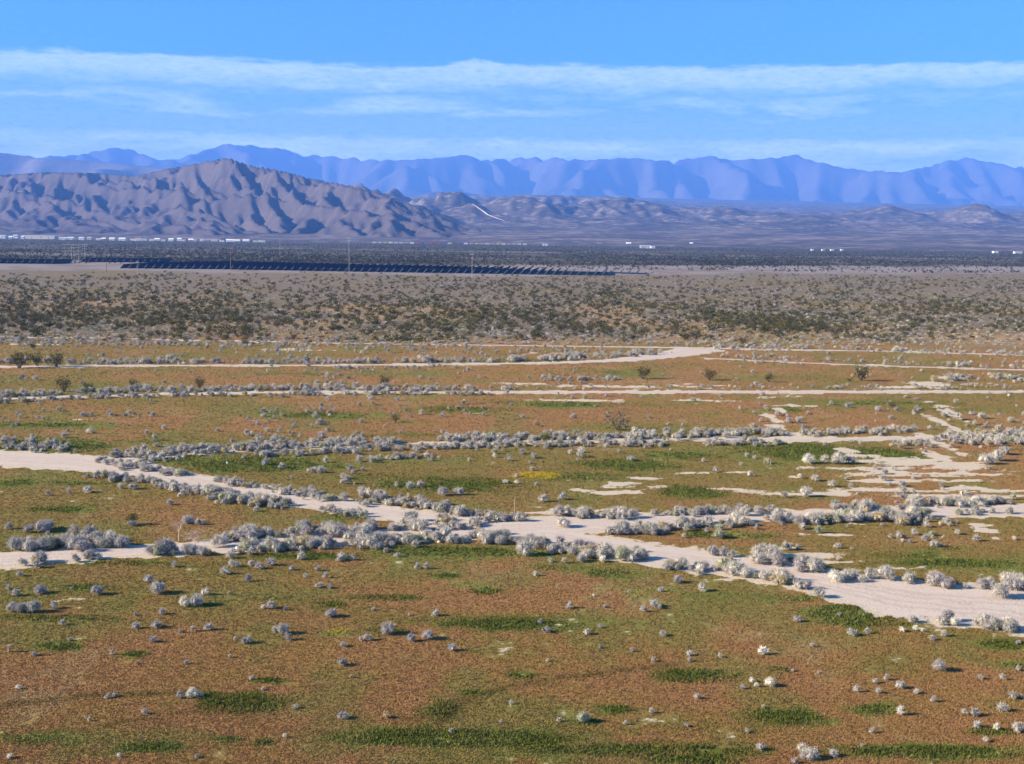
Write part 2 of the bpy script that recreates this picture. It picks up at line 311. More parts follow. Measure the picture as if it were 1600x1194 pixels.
def lerp(a, b, t): return a + (b - a) * t[..., None]
def ground_field(x, y):
    """colour of the plant cover and the share of bare sand at ground points"""
    n_big = fbm(x / 26, y / 34, 4, 3); n_mid = fbm(x / 7.5, y / 6.0, 4, 9); n_fine = fbm(x / 1.1, y / 1.3, 3, 21); n_tan = fbm(x / 9, y / 12, 4, 33)
    c = lerp(np.broadcast_to(C_RUST, x.shape + (3,)), C_BROWN, sstep(n_mid * .6 + n_fine * .4, .35, .62))
    c = lerp(c, C_OLIVE, sstep(n_big * .75 + n_mid * .35 - .13 * blobs(x, y, E_RUST) + .10 * np.exp(-((y - 112) / 22) ** 2) + .05 * np.exp(-((y - 150) / 20) ** 2), .46, .70) * .85)
    c = lerp(c, C_TAN, sstep(n_tan * .6 + n_fine * .4, .56, .78) * .45)
    g = blobs(x, y, E_GREEN)
    gg = g + (n_mid - .5) * .8 + (n_fine - .5) * .7
    c = lerp(c, C_OLIVE * .95, sstep(gg, .12, .45))
    c = lerp(c, C_LIME, sstep(gg, .3, .55) * sstep(n_tan, .45, .6) * .8)
    c = lerp(c, C_GREEN, sstep(gg + (fbm(x / 1.8, y / 1.8, 4, 57, .65) - .5) * .9, .36, .86))
    c = lerp(c, C_LIME * .8, sstep(fbm(x / 7, y / 9, 4, 55) + .05 * np.exp(-((y - 112) / 22) ** 2), .56, .72) * .5)
    c = lerp(c, C_LIME, sstep(blobs(x, y, E_LIME) + (n_fine - .5) * .9 + (n_mid - .5) * .5, .35, .8) * .75)
    c = lerp(c, C_YEL, sstep(blobs(x, y, E_YEL) + (n_fine - .5) * .5, .35, .7) * .85)
    for pts, s in TRACKS:
        d = polydist(x, y, resample(pts, 3.0), 2.0); c = lerp(c, C_OLIVE * .55, np.exp(-(d / .42) ** 2) * np.minimum(1, s * 2 * (0.5 + n_mid)))
    sand = blobs(x, y, E_SAND) * .95 + (fbm(x / 2.4, y / .95, 5, 71, .66) - .5) * 1.8 - .06
    sand = np.where(blobs(x, y, E_SAND) > .02, sand, -.2)
    for nm, (far, near) in ROADS.items():
        for e in (far, near):
            d = polydist(x, y, resample(e, 4.0), 4.0)
            sand = np.maximum(sand, .75 * np.exp(-(d / 1.3) ** 2) + (n_fine - .5) * 1.1 - .02 + (n_mid - .5) * .5)
    # bands farther out
    r = y * (1 + (fbm(x / 60, y / 90, 3, 81) - .5) * .12); uu = x / np.maximum(y, 1)
    t1 = sstep(r, 285, 345)
    orange = sstep(fbm(x / 45, y / 60, 3, 91), .48, .62) * (1 - sstep(r, 420, 560))
    belt = lerp(np.broadcast_to(C_TAUPE, x.shape + (3,)), (C_RUST + C_TAN) * .55, orange * .8)
    belt = lerp(belt, C_OLIVE * .9, sstep(fbm(x / 20, y / 40, 3, 95), .5, .66) * .5)
    c = lerp(c, belt, t1)
    shift = np.clip(uu + .05, 0, .5) * 420
    pale = lerp(np.broadcast_to(C_PALE, x.shape + (3,)), C_TAUPE * .85, sstep(fbm(x / 22, y / 50, 4, 97), .50, .66) * .6)
    c = lerp(c, pale, sstep(r, 770 + shift, 815 + shift))
    c = lerp(c, C_SCRUB, sstep(r, 1010 + shift * 1.05, 1075 + shift * 1.05))
    streak = (sstep(fbm(x / 160, y / 30, 3, 101), .55, .68)) * sstep(r, 1150, 1300) * (1 - sstep(r, 1800, 2400))
    c = lerp(c, C_PALE * .75, streak * .8)
    c = lerp(c, C_FAN, sstep(r, 2700, 3300))
    return c, np.where(y > 300, np.minimum(sand, .9), sand) - .3 * sstep(y, 500, 520)

# ------------------------------------------------------------------ ground
def build_ground():
    s = np.concatenate([np.arange(960, 130, -2.2), np.arange(130, 20, -0.9), np.arange(20, 4, -0.4)])
    ys = CAM_H * FPX / s
    ys = np.concatenate([[-400, -150, -20, 30], ys, np.geomspace(ys[-1] * 1.08, 24200, 12)])
    us = np.concatenate([np.linspace(-.95, -.45, 60, endpoint=False), np.arange(-.45, .45, .0016), np.linspace(.45, .95, 60)])
    U, Y = np.meshgrid(us, ys)
    X = U * np.where(Y < 54, 54 + (54 - Y) * 2.0, Y)
    c, sand = ground_field(X.ravel(), Y.ravel())
    nr, nc = X.shape
    idx = np.arange(nr * nc).reshape(nr, nc)
    fc = np.stack([idx[:-1, :-1], idx[:-1, 1:], idx[1:, 1:], idx[1:, :-1]], -1).reshape(-1, 4)
    v = np.stack([X.ravel(), Y.ravel(), np.zeros(X.size)], 1)
    mt = bpy.data.materials.new('desert_floor'); mt.use_nodes = True; t = NT(mt.node_tree)
    at = t.n('ShaderNodeAttribute', attribute_name='tone'); ms = t.n('ShaderNodeAttribute', attribute_name='mask')
    geo = t.n('ShaderNodeNewGeometry'); P = geo.outputs['Position']
    n1 = t.noise(P, 2.2, 5, .65); n2 = t.noise(P, 9.0, 4, .65); n3 = t.noise(P, 0.35, 4, .6)
    k = t.math('ADD', t.math('MULTIPLY', n1, .7), t.math('MULTIPLY', n2, .6)); k = t.math('ADD', k, .38)
    kk = t.n('ShaderNodeCombineXYZ'); [t.link(k, kk.inputs[i]) for i in range(3)]
    c0 = t.mix(1.0, at.outputs['Color'], kk.outputs[0], 'MULTIPLY')
    c0 = t.mix(t.math('MULTIPLY', t.smooth(n2, .62, .75), .25), c0, (.30, .21, .12))
    sp = t.n('ShaderNodeSeparateColor'); t.link(ms.outputs['Color'], sp.inputs[0])
    sm = t.math('ADD', sp.outputs[0], t.math('MULTIPLY', t.math('SUBTRACT', n1, .5), .7)); sm = t.smooth(sm, .40, .54)
    sc = t.mix(n3, tuple(C_SAND * .9), tuple(np.minimum(C_SAND * 1.12, 1))); sc = t.mix(t.math('MULTIPLY', t.smooth(n2, .5, .8), .3), sc, (.3, .24, .18))
    c1 = t.mix(sm, c0, sc)
    p = t.n('ShaderNodeBsdfPrincipled'); t.link(c1, p.inputs['Base Color']); p.inputs['Roughness'].default_value = 1; p.inputs['Specular IOR Level'].default_value = 0.05
    b = t.n('ShaderNodeBump'); b.inputs['Distance'].default_value = .12; b.inputs['Strength'].default_value = .8
    t.link(t.math('ADD', n2, t.math('MULTIPLY', n1, 1.2)), b.inputs['Height']); t.link(b.outputs[0], p.inputs['Normal'])
    t.link(p.outputs[0], t.n('ShaderNodeOutputMaterial').inputs[0])
    me = mesh_np('ground', v, fc, mt, c, extra={'mask': np.repeat(np.clip(sand, 0, 1)[:, None], 3, 1)})
    link('ground', me, kind='structure', label='desert valley floor of rust brown and green low growth')
build_ground()

def build_roads():
    mt = bpy.data.materials.new('road_dirt'); mt.use_nodes = True; t = NT(mt.node_tree)
    P = t.n('ShaderNodeNewGeometry').outputs['Position']
    n1 = t.noise(P, .5, 5, .6); n2 = t.noise(P, 3.5, 5, .65); n3 = t.noise(P, 14, 3, .6)
    c = t.mix(n1, (.44, .355, .30), (.57, .48, .42)); c = t.mix(t.math('MULTIPLY', t.smooth(n2, .52, .75), .35), c, (.34, .26, .20))
    c = t.mix(t.math('MULTIPLY', t.smooth(n3, .6, .75), .3), c, (.62, .56, .50))
    n4 = t.noise(P, .9, 6, .7, .8); c = t.mix(t.math('MULTIPLY', t.smooth(n4, .56, .70), .55), c, (.36, .275, .215))
    av = t.n('ShaderNodeAttribute', attribute_name='across'); sx = t.n('ShaderNodeSeparateColor'); t.link(av.outputs['Color'], sx.inputs[0])
    wob = t.math('ADD', sx.outputs[0], t.math('MULTIPLY', t.math('SUBTRACT', n1, .5), .22)); rut = None
    for cen in (.30, .43, .60, .73):
        e = t.math('SUBTRACT', 1.0, t.smooth(t.math('ABSOLUTE', t.math('SUBTRACT', wob, cen)), .012, .05)); rut = e if rut is None else t.math('MAXIMUM', rut, e)
    c = t.mix(t.math('MULTIPLY', t.math('MULTIPLY', rut, n2), .75), c, (.37, .285, .23))
    p = t.n('ShaderNodeBsdfPrincipled'); t.link(c, p.inputs['Base Color']); p.inputs['Roughness'].default_value = 1; p.inputs['Specular IOR Level'].default_value = .05
    b = t.n('ShaderNodeBump'); b.inputs['Distance'].default_value = .06; t.link(n2, b.inputs['Height']); t.link(b.outputs[0], p.inputs['Normal'])
    t.link(p.outputs[0], t.n('ShaderNodeOutputMaterial').inputs[0])
    for q, (nm, (far, near)) in enumerate(ROADS.items()):
        A = resample(far, .6); n = len(A); B = resample(near, .6)
        tB = np.linspace(0, 1, len(B)); tt = np.linspace(0, 1, n); B = np.stack([np.interp(tt, tB, B[:, 0]), np.interp(tt, tB, B[:, 1])], 1)
        D = A - B; L = np.hypot(D[:, 0], D[:, 1])[:, None] + 1e-6; D = D / L
        for E, sg, sd in ((A, 1, 5), (B, -1, 8)):
            j = (fbm(E[:, 0] / 1.4, E[:, 1] / 1.4, 4, sd + q) - .5) * 1.6 * np.minimum(1, L[:, 0] / 5)
            E += D * (sg * j)[:, None]
        k = 9; vs = []
        for i in range(k):
            f = i / (k - 1); p_ = A * (1 - f) + B * f; vs.append(np.concatenate([p_, np.full((n, 1), .005 + .004 * q)], 1))
        v = np.stack(vs, 1).reshape(-1, 3); idx = np.arange(n * k).reshape(n, k)
        fc = np.stack([idx[:-1, :-1], idx[:-1, 1:], idx[1:, 1:], idx[1:, :-1]], -1).reshape(-1, 4)
        acr = np.tile(np.linspace(0, 1, k), n)[:, None]; link('dirt_road', mesh_np('dirt_road', v, fc, mt, extra={'across': np.repeat(acr, 3, 1)}), kind='structure')
build_roads()

# ------------------------------------------------------------------ mountains
def erode(z0, uplift, dx, iters, k=0.02, mexp=0.45, dt=1.0, base=None):
    """stream-power erosion of a height grid (implicit, D8), front row held at its level"""
    nr, nc = z0.shape; z = z0.copy().ravel(); N = nr * nc
    idx = np.arange(N).reshape(nr, nc)
    fixed = np.zeros((nr, nc), bool); fixed[0] = True; fixed[-1] = True
    if base is not None: fixed |= base
    fixed = fixed.ravel(); up = uplift.ravel()
    offs = [(-1, -1), (-1, 0), (-1, 1), (0, -1), (0, 1), (1, -1), (1, 0), (1, 1)]
    for it in range(iters):
        z[~fixed] += up[~fixed] * dt
        Z = np.pad(z.reshape(nr, nc), 1, mode='constant', constant_values=1e9)
        best = np.zeros((nr, nc)); rec = idx.copy(); dist = np.ones((nr, nc)) * dx
        for a, b in offs:
            dd = dx * math.hypot(a, b); sl = (Z[1:-1, 1:-1] - Z[1 + a:nr + 1 + a, 1 + b:nc + 1 + b]) / dd
            kk = sl > best; best[kk] = sl[kk]; rec[kk] = idx[kk] + a * nc + b; dist[kk] = dd
        rec = rec.ravel(); rec[fixed] = np.arange(N)[fixed]
        order = np.argsort(-z, kind='stable').tolist(); rl = rec.tolist(); area = [dx * dx] * N
        for i in order:
            j = rl[i]
            if j != i: area[j] += area[i]
        fct = (k * dt * np.asarray(area) ** mexp / dist.ravel()).tolist(); zl = z.tolist()
        for i in reversed(order):
            j = rl[i]
            if j != i: zl[i] = (zl[i] + fct[i] * zl[j]) / (1 + fct[i]) if zl[i] > zl[j] else zl[i]
        z = np.asarray(zl)
    return z.reshape(nr, nc)

def erode_smooth(z, up, dx, iters, k, fixed, m=.42, diff=.2, nd=3):
    for it in range(iters):
        z = erode(z, up, dx, 1, k=k, mexp=m, base=fixed)
        for _ in range(nd):
            P = np.pad(z, 1, mode='edge'); L = P[:-2, 1:-1] + P[2:, 1:-1] + P[1:-1, :-2] + P[1:-1, 2:] - 4 * z
            z = np.where(fixed, z, z + diff * L)
    return z

def skyline(pts):
    d = ray([a for a, _ in pts], [b for _, b in pts]); return d[:, 0] / d[:, 1], d[:, 2] / d[:, 1]
def fit_skyline(X, Y, z, pts, sm=5, passes=2, lim=8.0, nb=260):
    us, ts = skyline(pts); U = X / Y; ub = np.linspace(max(U.min(), -.75), min(U.max(), .75), nb)
    for _ in range(passes):
        ang = (z - CAM_H) / Y; bi = np.clip(np.round((U - ub[0]) / (ub[1] - ub[0])).astype(int), 0, nb - 1)
        mx = np.full(nb, 1e-4); np.maximum.at(mx, bi.ravel(), ang.ravel())
        ratio = np.clip(np.interp(ub, us, ts) / mx, .3, lim)
        kern = np.hanning(sm + 2)[1:-1]; kern /= kern.sum(); ratio = np.convolve(np.pad(ratio, sm // 2, mode='edge'), kern, 'valid')
        z = z * np.interp(U, ub, ratio)
    return z
def rock_material(name, light, dark, pale, sc, pale_amt=.3, steep=.6):
    mt = bpy.data.materials.new(name); mt.use_nodes = True; t = NT(mt.node_tree)
    g = t.n('ShaderNodeNewGeometry'); P = g.outputs['Position']; n1 = t.noise(P, sc, 6, .6, .5); n2 = t.noise(P, sc * 6, 5, .65)
    sp = t.n('ShaderNodeSeparateXYZ'); t.link(g.outputs['Normal'], sp.inputs[0])
    c = t.mix(t.smooth(n1, .35, .65), dark, light)
    c = t.mix(t.math('MULTIPLY', t.smooth(t.math('ADD', n2, t.math('MULTIPLY', n1, .4)), .68, .85), pale_amt), c, pale)
    c = t.mix(t.math('MULTIPLY', t.math('SUBTRACT', 1.0, t.smooth(sp.outputs[2], steep, .97)), .35), c, pale)
    p = t.n('ShaderNodeBsdfPrincipled'); t.link(c, p.inputs['Base Color']); p.inputs['Roughness'].default_value = 1; p.inputs['Specular IOR Level'].default_value = 0
    b = t.n('ShaderNodeBump'); b.inputs['Distance'].default_value = .35 / sc * .12; b.inputs['Strength'].default_value = .6; t.link(n2, b.inputs['Height']); t.link(b.outputs[0], p.inputs['Normal'])
    t.link(p.outputs[0], t.n('ShaderNodeOutputMaterial').inputs[0])
    return mt
def grid_obj(name, X, Y, Z, mt, label):
    nr, nc = X.shape; idx = np.arange(nr * nc).reshape(nr, nc)
    fc = np.stack([idx[:-1, :-1], idx[:-1, 1:], idx[1:, 1:], idx[1:, :-1]], -1).reshape(-1, 4)
    link(name, mesh_np(name, np.stack([X.ravel(), Y.ravel(), Z.ravel()], 1), fc, mt, smooth=True), kind='structure', label=label)

def build_near_hills():
    dx = 15.0; xs = np.arange(-4200, 1200, dx); ys = np.arange(3300, 7300, dx)
    def setup(X, Y):
        right = 60 + .1 * (Y - 3600) + (fbm(X / 500, Y / 500, 3, 4) - .5) * 300
        env = sstep(Y, 3400, 5300) * (1 - sstep(Y, 6200, 7300)) * (1 - sstep(X, right - 1800, right))
        return env, (Y < 3470 + (fbm(X / 240, Y * 0, 4, 8) - .35) * 420) | (X > right)
    X, Y = np.meshgrid(xs, ys); env, front = setup(X, Y)
    z0 = np.where(front, 0, fbm(X / 200, Y / 200, 5, 2) * 40 + env * (160 - (X + 400) * .06 + 120 * fbm(X / 900, Y / 900, 3, 5)))
    up = 28 * (.5 + fbm(X / 900, Y / 900, 3, 15)) * (.3 + .7 * env)
    z = erode_smooth(z0, np.where(front, 0, up), dx, 32, 1.4, front, diff=.10, nd=1)
    def dbl(A):
        B = np.empty((A.shape[0] * 2 - 1, A.shape[1] * 2 - 1)); B[::2, ::2] = A; B[1::2, ::2] = (A[1:] + A[:-1]) / 2; B[:, 1::2] = (B[:, :-1:2] + B[:, 2::2]) / 2; return B
    X, Y, z = dbl(X), dbl(Y), dbl(z); dx = 7.5; env, front = setup(X, Y); z = np.where(front, 0, z + fbm(X / 22, Y / 22, 3, 48) * 9 * sstep(z, 20, 120))
    z = erode_smooth(z, np.where(front, 0, 10 * (.3 + .7 * env)), dx, 9, 1.1, front, diff=.07, nd=1)
    z = z * 420 / z.max()
    X = X - .5 * (Y - 4200)
    z = z + (fbm(X / 40, Y / 40, 3, 44) - .5) * 5 * sstep(z, 8, 70)
    pts = [(-500, 285), (-200, 280), (0, 273), (70, 269), (140, 270), (213, 274), (254, 265), (299, 257), (340, 249), (357, 247), (395, 259), (447, 268), (488, 279), (550, 291), (590, 301), (630, 314), (670, 330), (710, 347), (750, 362), (800, 374), (900, 384)]
    z = fit_skyline(X, Y, z, pts, 3, 8, 1.5, 560)
    z = np.where(front, -2.0, z)
    grid_obj('hills', X, Y, z, rock_material('brown_hill_soil', (.088, .073, .078), (.058, .050, .057), (.135, .112, .112), .004, .25), 'eroded brown hills rising at the left behind the valley')
build_near_hills()

def build_badlands():
    us = np.arange(-.9, .9, .0022); ys = np.geomspace(2450, 14500, 230)
    U, Y = np.meshgrid(us, ys); X = U * Y
    y0 = 2950 - 700 * np.clip(U + .1, -.3, .5)
    t = np.clip((Y - y0) / (12000 - y0), 0, 1.4)
    fan = 345 * t ** 1.12 * (1 - .12 * np.clip(U, 0, .5) / .4) - np.where(Y < y0, 3, 0)
    mid = np.exp(-((U + .03) / .13) ** 2)
    zone = sstep(Y, 3900, 6000) * (1 - sstep(Y, 10500, 13000)) * (.5 + .8 * mid)
    patch = sstep(fbm(X / 700, Y / 1100, 5, 77), .44, .60)
    rid = 1 - np.abs(2 * fbm(X / 420, Y / 700, 5, 61) - 1)
    bare = zone * patch
    fixed = bare < .06
    e = erode_smooth(fbm(X / 200, Y / 300, 4, 62) * 20 * bare, 20 * np.minimum(bare, 1), 22.0, 22, 1.0, fixed, diff=.10, nd=1)
    e = e / np.percentile(e[~fixed], 97)
    z = fan + np.minimum(e, 1.5) * (.45 + .9 * fbm(X / 600, Y / 800, 3, 78)) * 40 * (.35 + .9 * np.minimum(bare, 1)) + zone * rid ** 2 * 14 + sstep(Y, 3700, 5000) * (1 - sstep(Y, 8500, 11000)) * ((1 - np.abs(2 * fbm(X / 95, Y / 170, 4, 63) - 1)) ** 2 * 17 * (.3 + fbm(X / 500, Y / 600, 3, 64)) + (fbm(X / 40, Y / 60, 3, 66) - .5) * 6)
    for px, py, w, hgt, dist in ((1385, 352, 75, 42, 5800), (1522, 350, 62, 62, 5600), (1475, 358, 110, 26, 5900), (650, 372, 80, 62, 4500), (735, 372, 70, 48, 4900), (810, 372, 80, 40, 5300), (690, 350, 60, 60, 5600), (565, 330, 110, 40, 6200), (1330, 360, 60, 22, 6100), (1600, 358, 70, 30, 5700), (1250, 368, 90, 24, 5200), (980, 350, 120, 22, 5600), (1120, 350, 90, 20, 5800)):
        d = ray(px, py); cx = d[0] / d[1] * dist; ww = w / FPX * dist
        q = np.hypot((X - cx) / ww, (Y - dist) / (ww * 1.6)); z = z + hgt * np.clip(1 - q, 0, 1) ** 1.1 * (.45 + .9 * rid)
    z = np.maximum(z, np.where(Y < y0, -3, fan - 20))
    # pale track climbing the fan
    def drop(px, py):
        d = ray(px, py); u = d[0] / d[1]; col = np.array([np.interp(u, us, z[i]) for i in range(len(ys))]); zr = CAM_H + ys * d[2] / d[1]
        k = np.argmax((col > zr) & (ys > 3000)); f = ys[k]; return u * f, f, col[k]
    tp = [drop(px, py) for px, py in ((738, 324), (752, 332), (762, 338), (775, 344), (788, 348), (802, 351))]
    tp = [p for p in tp if p[1] > 3000]
    if len(tp) > 2:
        V = []; fc = []
        for i, p in enumerate(tp): V += [(p[0] - 4, p[1] + 9, p[2] + 4), (p[0] + 4, p[1] - 9, p[2] + 2.5)]
        fc = [(2 * i, 2 * i + 1, 2 * i + 3, 2 * i + 2) for i in range(len(tp) - 1)]
        link('hill_track', mesh_np('hill_track', V, fc, material('track_dirt', (.62, .55, .5), scale=.05)), kind='structure', label='pale track climbing the slope below the far range')
    grid_obj('badlands', X, Y, z, rock_material('badland_soil', (.115, .095, .090), (.070, .062, .063), (.34, .285, .255), .0035, .55), 'low eroded badlands and gravel fans below the far range')
build_badlands()

def build_far_range():
    dx = 42.0; xs = np.arange(-13500, 13500, dx); ys = np.arange(14500, 23500, dx)
    X, Y = np.meshgrid(xs, ys); v = (Y - ys[0]) / (ys[-1] - ys[0])
    env = sstep(v, 0, .62) * (1 - sstep(v, .7, 1.0))
    up = env * (.15 + 1.7 * fbm(X / 1500, Y / 1900, 5, 25) ** 1.5) * 90
    z0 = (fbm(X / 700, Y / 700, 4, 12) * 150 + 250 * fbm(X / 2600, Y / 2600, 3, 5)) * env
    z0 = np.maximum(z0, 0)
    z = erode_smooth(z0, up, dx, 32, 1.2, np.zeros_like(z0, bool), diff=.2, nd=3)
    z = z + ((fbm(X / 260, Y / 260, 5, 14, .6) - .5) * 110 + (.5 - np.abs(2 * fbm(X / 420, Y / 800, 4, 18) - 1)) * 90) * sstep(z, 20, 200)
    pts = [(-600, 250), (-300, 236), (-100, 244), (0, 240), (60, 245), (120, 242), (150, 235), (190, 230), (215, 236), (245, 248), (270, 249), (310, 238), (345, 225), (390, 226), (420, 232), (440, 230), (470, 241), (540, 246), (600, 250), (650, 249), (700, 245), (728, 241), (750, 249), (780, 248), (850, 245), (920, 250), (980, 246), (1050, 251), (1110, 243), (1145, 250), (1200, 247), (1245, 241), (1270, 250), (1320, 262), (1370, 267), (1410, 268), (1450, 258), (1510, 245), (1545, 252), (1600, 262), (1750, 258), (1950, 270), (2300, 262)]
    z = fit_skyline(X, Y, z + 1, pts, 3, 4) - 1
    grid_obj('mountain_range', X, Y, z, rock_material('far_mountain', (.12, .105, .10), (.075, .068, .066), (.19, .165, .15), .0012, .3), 'long blue mountain range along the horizon')
    # nearer shoulder behind the brown hills at left
    dx = 45.0; xs = np.arange(-9000, -800, dx); ys = np.arange(9200, 13000, dx); X, Y = np.meshgrid(xs, ys); v = (Y - ys[0]) / (ys[-1] - ys[0])
    env = sstep(v, 0, .5) * (1 - sstep(v, .6, 1))
    z = erode_smooth(fbm(X / 500, Y / 500, 4, 19) * 80 * env, env * (.4 + fbm(X / 1400, Y / 1400, 3, 29)) * 70, dx, 26, .9, np.zeros_like(X, bool))
    pts = [(-500, 225), (-200, 232), (0, 239), (60, 247), (130, 251), (200, 257), (260, 263), (330, 275), (420, 300), (520, 345), (700, 370)]
    z = fit_skyline(X, Y, z + 1, pts, 7, 3) - 1
    grid_obj('ridge', X, Y, z, rock_material('ridge_soil', (.19, .155, .14), (.115, .098, .09), (.3, .25, .22), .002, .25), 'purple blue ridge between the brown hills and the far range')
build_far_range()

def build_haze():
    b = MB(); b.box(0, 11250, 739, 60000, 26500, 1480)
    mt = bpy.data.materials.new('haze_air'); mt.use_nodes = True; t = NT(mt.node_tree)
    v = t.n('ShaderNodeVolumePrincipled'); v.inputs['Color'].default_value = (*HAZE_COLOR, 1); v.inputs['Density'].default_value = HAZE_DENSITY; v.inputs['Anisotropy'].default_value = 0.0
    t.link(v.outputs[0], t.n('ShaderNodeOutputMaterial').inputs['Volume'])
    link('haze', b.mesh('haze', mt), kind='stuff', label='thin blue air haze over the valley')
build_haze()
#PART2
# ------------------------------------------------------------------ plants
M_SHRUB = tone_material('dry_shrub', transl=.12, scale=9, var=.15)
M_LEAF = tone_material('creosote_leaf', transl=.15, scale=7, var=.2)
M_STEM = material('creosote_stem', (.16, .13, .10), scale=8)
M_GRASS = tone_material('low_growth', transl=.25, scale=2, var=.12, soft=True)
ORD1 = 'first second third fourth fifth sixth seventh eighth ninth tenth eleventh twelfth thirteenth fourteenth fifteenth sixteenth seventeenth eighteenth nineteenth'.split()
TENS = {2: ('twentieth', 'twenty'), 3: ('thirtieth', 'thirty'), 4: ('fortieth', 'forty'), 5: ('fiftieth', 'fifty'), 6: ('sixtieth', 'sixty'), 7: ('seventieth', 'seventy'), 8: ('eightieth', 'eighty'), 9: ('ninetieth', 'ninety')}
def ordinal(n):
    if n <= 19: return ORD1[n - 1]
    a, b = divmod(n, 10); return TENS[a][0] if b == 0 else TENS[a][1] + '-' + ORD1[b - 1]

TONES = {'pale grey': (.50, .475, .45), 'silver grey': (.41, .395, .39), 'lavender grey': (.375, .35, .37), 'greenish grey': (.37, .38, .29), 'whitish': (.66, .63, .57), 'straw tan': (.44, .37, .25)}
TONES = {k: (1.0 * v[0], .965 * v[1], .905 * v[2]) for k, v in TONES.items()}
TK = list(TONES)

def unit(v): return v / (np.linalg.norm(v, axis=-1, keepdims=True) + 1e-9)
def shrub_arrays(seed, nf, tone, nl=8, ncore=(7, 4), flat=.66, twig=False):
    """rounded twiggy mound, one unit wide: triangles and a tone per face"""
    r = np.random.default_rng(seed); col = np.array(tone)
    th = r.uniform(0, 2 * np.pi, nl); rr = np.sqrt(r.uniform(0, 1, nl)) * .27; rad = r.uniform(.16, .27, nl)
    cen = np.stack([rr * np.cos(th), rr * np.sin(th), (.2 + r.uniform(0, .28, nl) * (1 - rr / .4)) ], 1)
    lt = r.uniform(.85, 1.12, nl)
    V = []; C = []
    l = r.integers(0, nl, nf); d = unit(r.normal(size=(nf, 3)) + np.array([0, 0, .25])); k = r.uniform(.7, 1.16, nf) if ncore and not twig else r.uniform(.25, 1.2, nf) ** .8
    p = cen[l] + d * (rad[l] * k)[:, None]
    a = unit(np.cross(d, r.normal(size=(nf, 3)))); b = np.cross(d, a)
    sc = math.sqrt(420 / nf)
    spike = r.uniform(size=nf) < (.6 if ncore and not twig else .74)
    w = np.where(spike, .016 if ncore and not twig else .018, .035) * sc * r.uniform(.7, 1.3, nf); h = np.where(spike, .085 if ncore and not twig else .14, .045) * sc ** .5 * r.uniform(.7, 1.4, nf)
    up = np.where(spike[:, None], unit(d + .5 * r.normal(size=(nf, 3)) * .5), unit(b + .5 * d * r.normal(size=(nf, 1))))
    tri = np.stack([p - a * w[:, None] - up * h[:, None] * .4, p + a * w[:, None] - up * h[:, None] * .4, p + up * h[:, None]], 1)
    V.append(tri.reshape(-1, 3)); C.append(col * (lt[l] * r.uniform(.8, 1.18, nf))[:, None])
    if ncore:
        n, mm = ncore
        for i in range(nl):
            ph = np.linspace(-.5, 1.5708, mm + 1); t = np.linspace(0, 2 * np.pi, n, endpoint=False) + i
            P = np.stack([np.cos(ph)[:, None] * np.cos(t), np.cos(ph)[:, None] * np.sin(t), np.broadcast_to(np.sin(ph)[:, None], (mm + 1, n))], -1) * (1 + r.normal(0, .09, (mm + 1, n, 1)))
            P = cen[i] + P * rad[i] * (.62 if twig else .74)
            q = []
            for u in range(mm):
                for v in range(n):
                    w_ = (v + 1) % n; q += [P[u, v], P[u, w_], P[u + 1, w_], P[u, v], P[u + 1, w_], P[u + 1, v]]
            V.append(np.array(q)); C.append(col * (lt[i] * r.uniform(.72, 1.0, len(q) // 3))[:, None])
    V = np.concatenate(V); V[:, 2] = np.maximum(V[:, 2] * flat / .62, -.02)
    return V, np.concatenate(C)
def tri_mesh(name, V, C, mat): return mesh_np(name, V, np.arange(len(V)).reshape(-1, 3), mat, C)

SHRUB_MESH = {t: [tri_mesh('shrub', *shrub_arrays(100 * i + j, 1900, TONES[t], nl=7 + 2 * j, ncore=(6, 3), twig=True), M_SHRUB) for j in range(5)] for i, t in enumerate(TK)}
SHRUB_LOW = {t: [shrub_arrays(900 + 100 * i + j, 360, TONES[t], nl=4 + j, ncore=(4, 2), twig=True) for j in range(4)] for i, t in enumerate(TK)}

SHRUB_TINY = {t: [shrub_arrays(1700 + 100 * i + j, 110, TONES[t], nl=3 + j, ncore=None) for j in range(4)] for i, t in enumerate(TK)}
def bake(items, lib):
    """items: (x, y, w, h, key) -> one big triangle soup"""
    Vs = []; Cs = []
    for x, y, w, h, key in items:
        arr = lib[key]; V, C = arr[rng.integers(len(arr))]; a = rng.uniform(0, 6.283); ca, sa = math.cos(a), math.sin(a)
        k = w * rng.uniform(.9, 1.1)
        P = np.empty_like(V); P[:, 0] = (V[:, 0] * ca - V[:, 1] * sa) * k + x; P[:, 1] = (V[:, 0] * sa + V[:, 1] * ca) * k + y; P[:, 2] = V[:, 2] * h
        Vs.append(P); Cs.append(C * rng.uniform(.85, 1.12))
    return np.concatenate(Vs), np.concatenate(Cs)

SHRUBS = []     # x, y, width, height, tone, zone, order
def add_shrub(x, y, w, tone=None, zone='field', order=0.0, h=None):
    if tone is None: tone = TK[rng.choice(6, p=[.30, .34, .18, .08, .05, .05])]
    SHRUBS.append(dict(x=float(x), y=float(y), w=float(w), h=float(h if h else w * rng.uniform(.85, 1.15)), tone=tone, zone=zone, order=order))

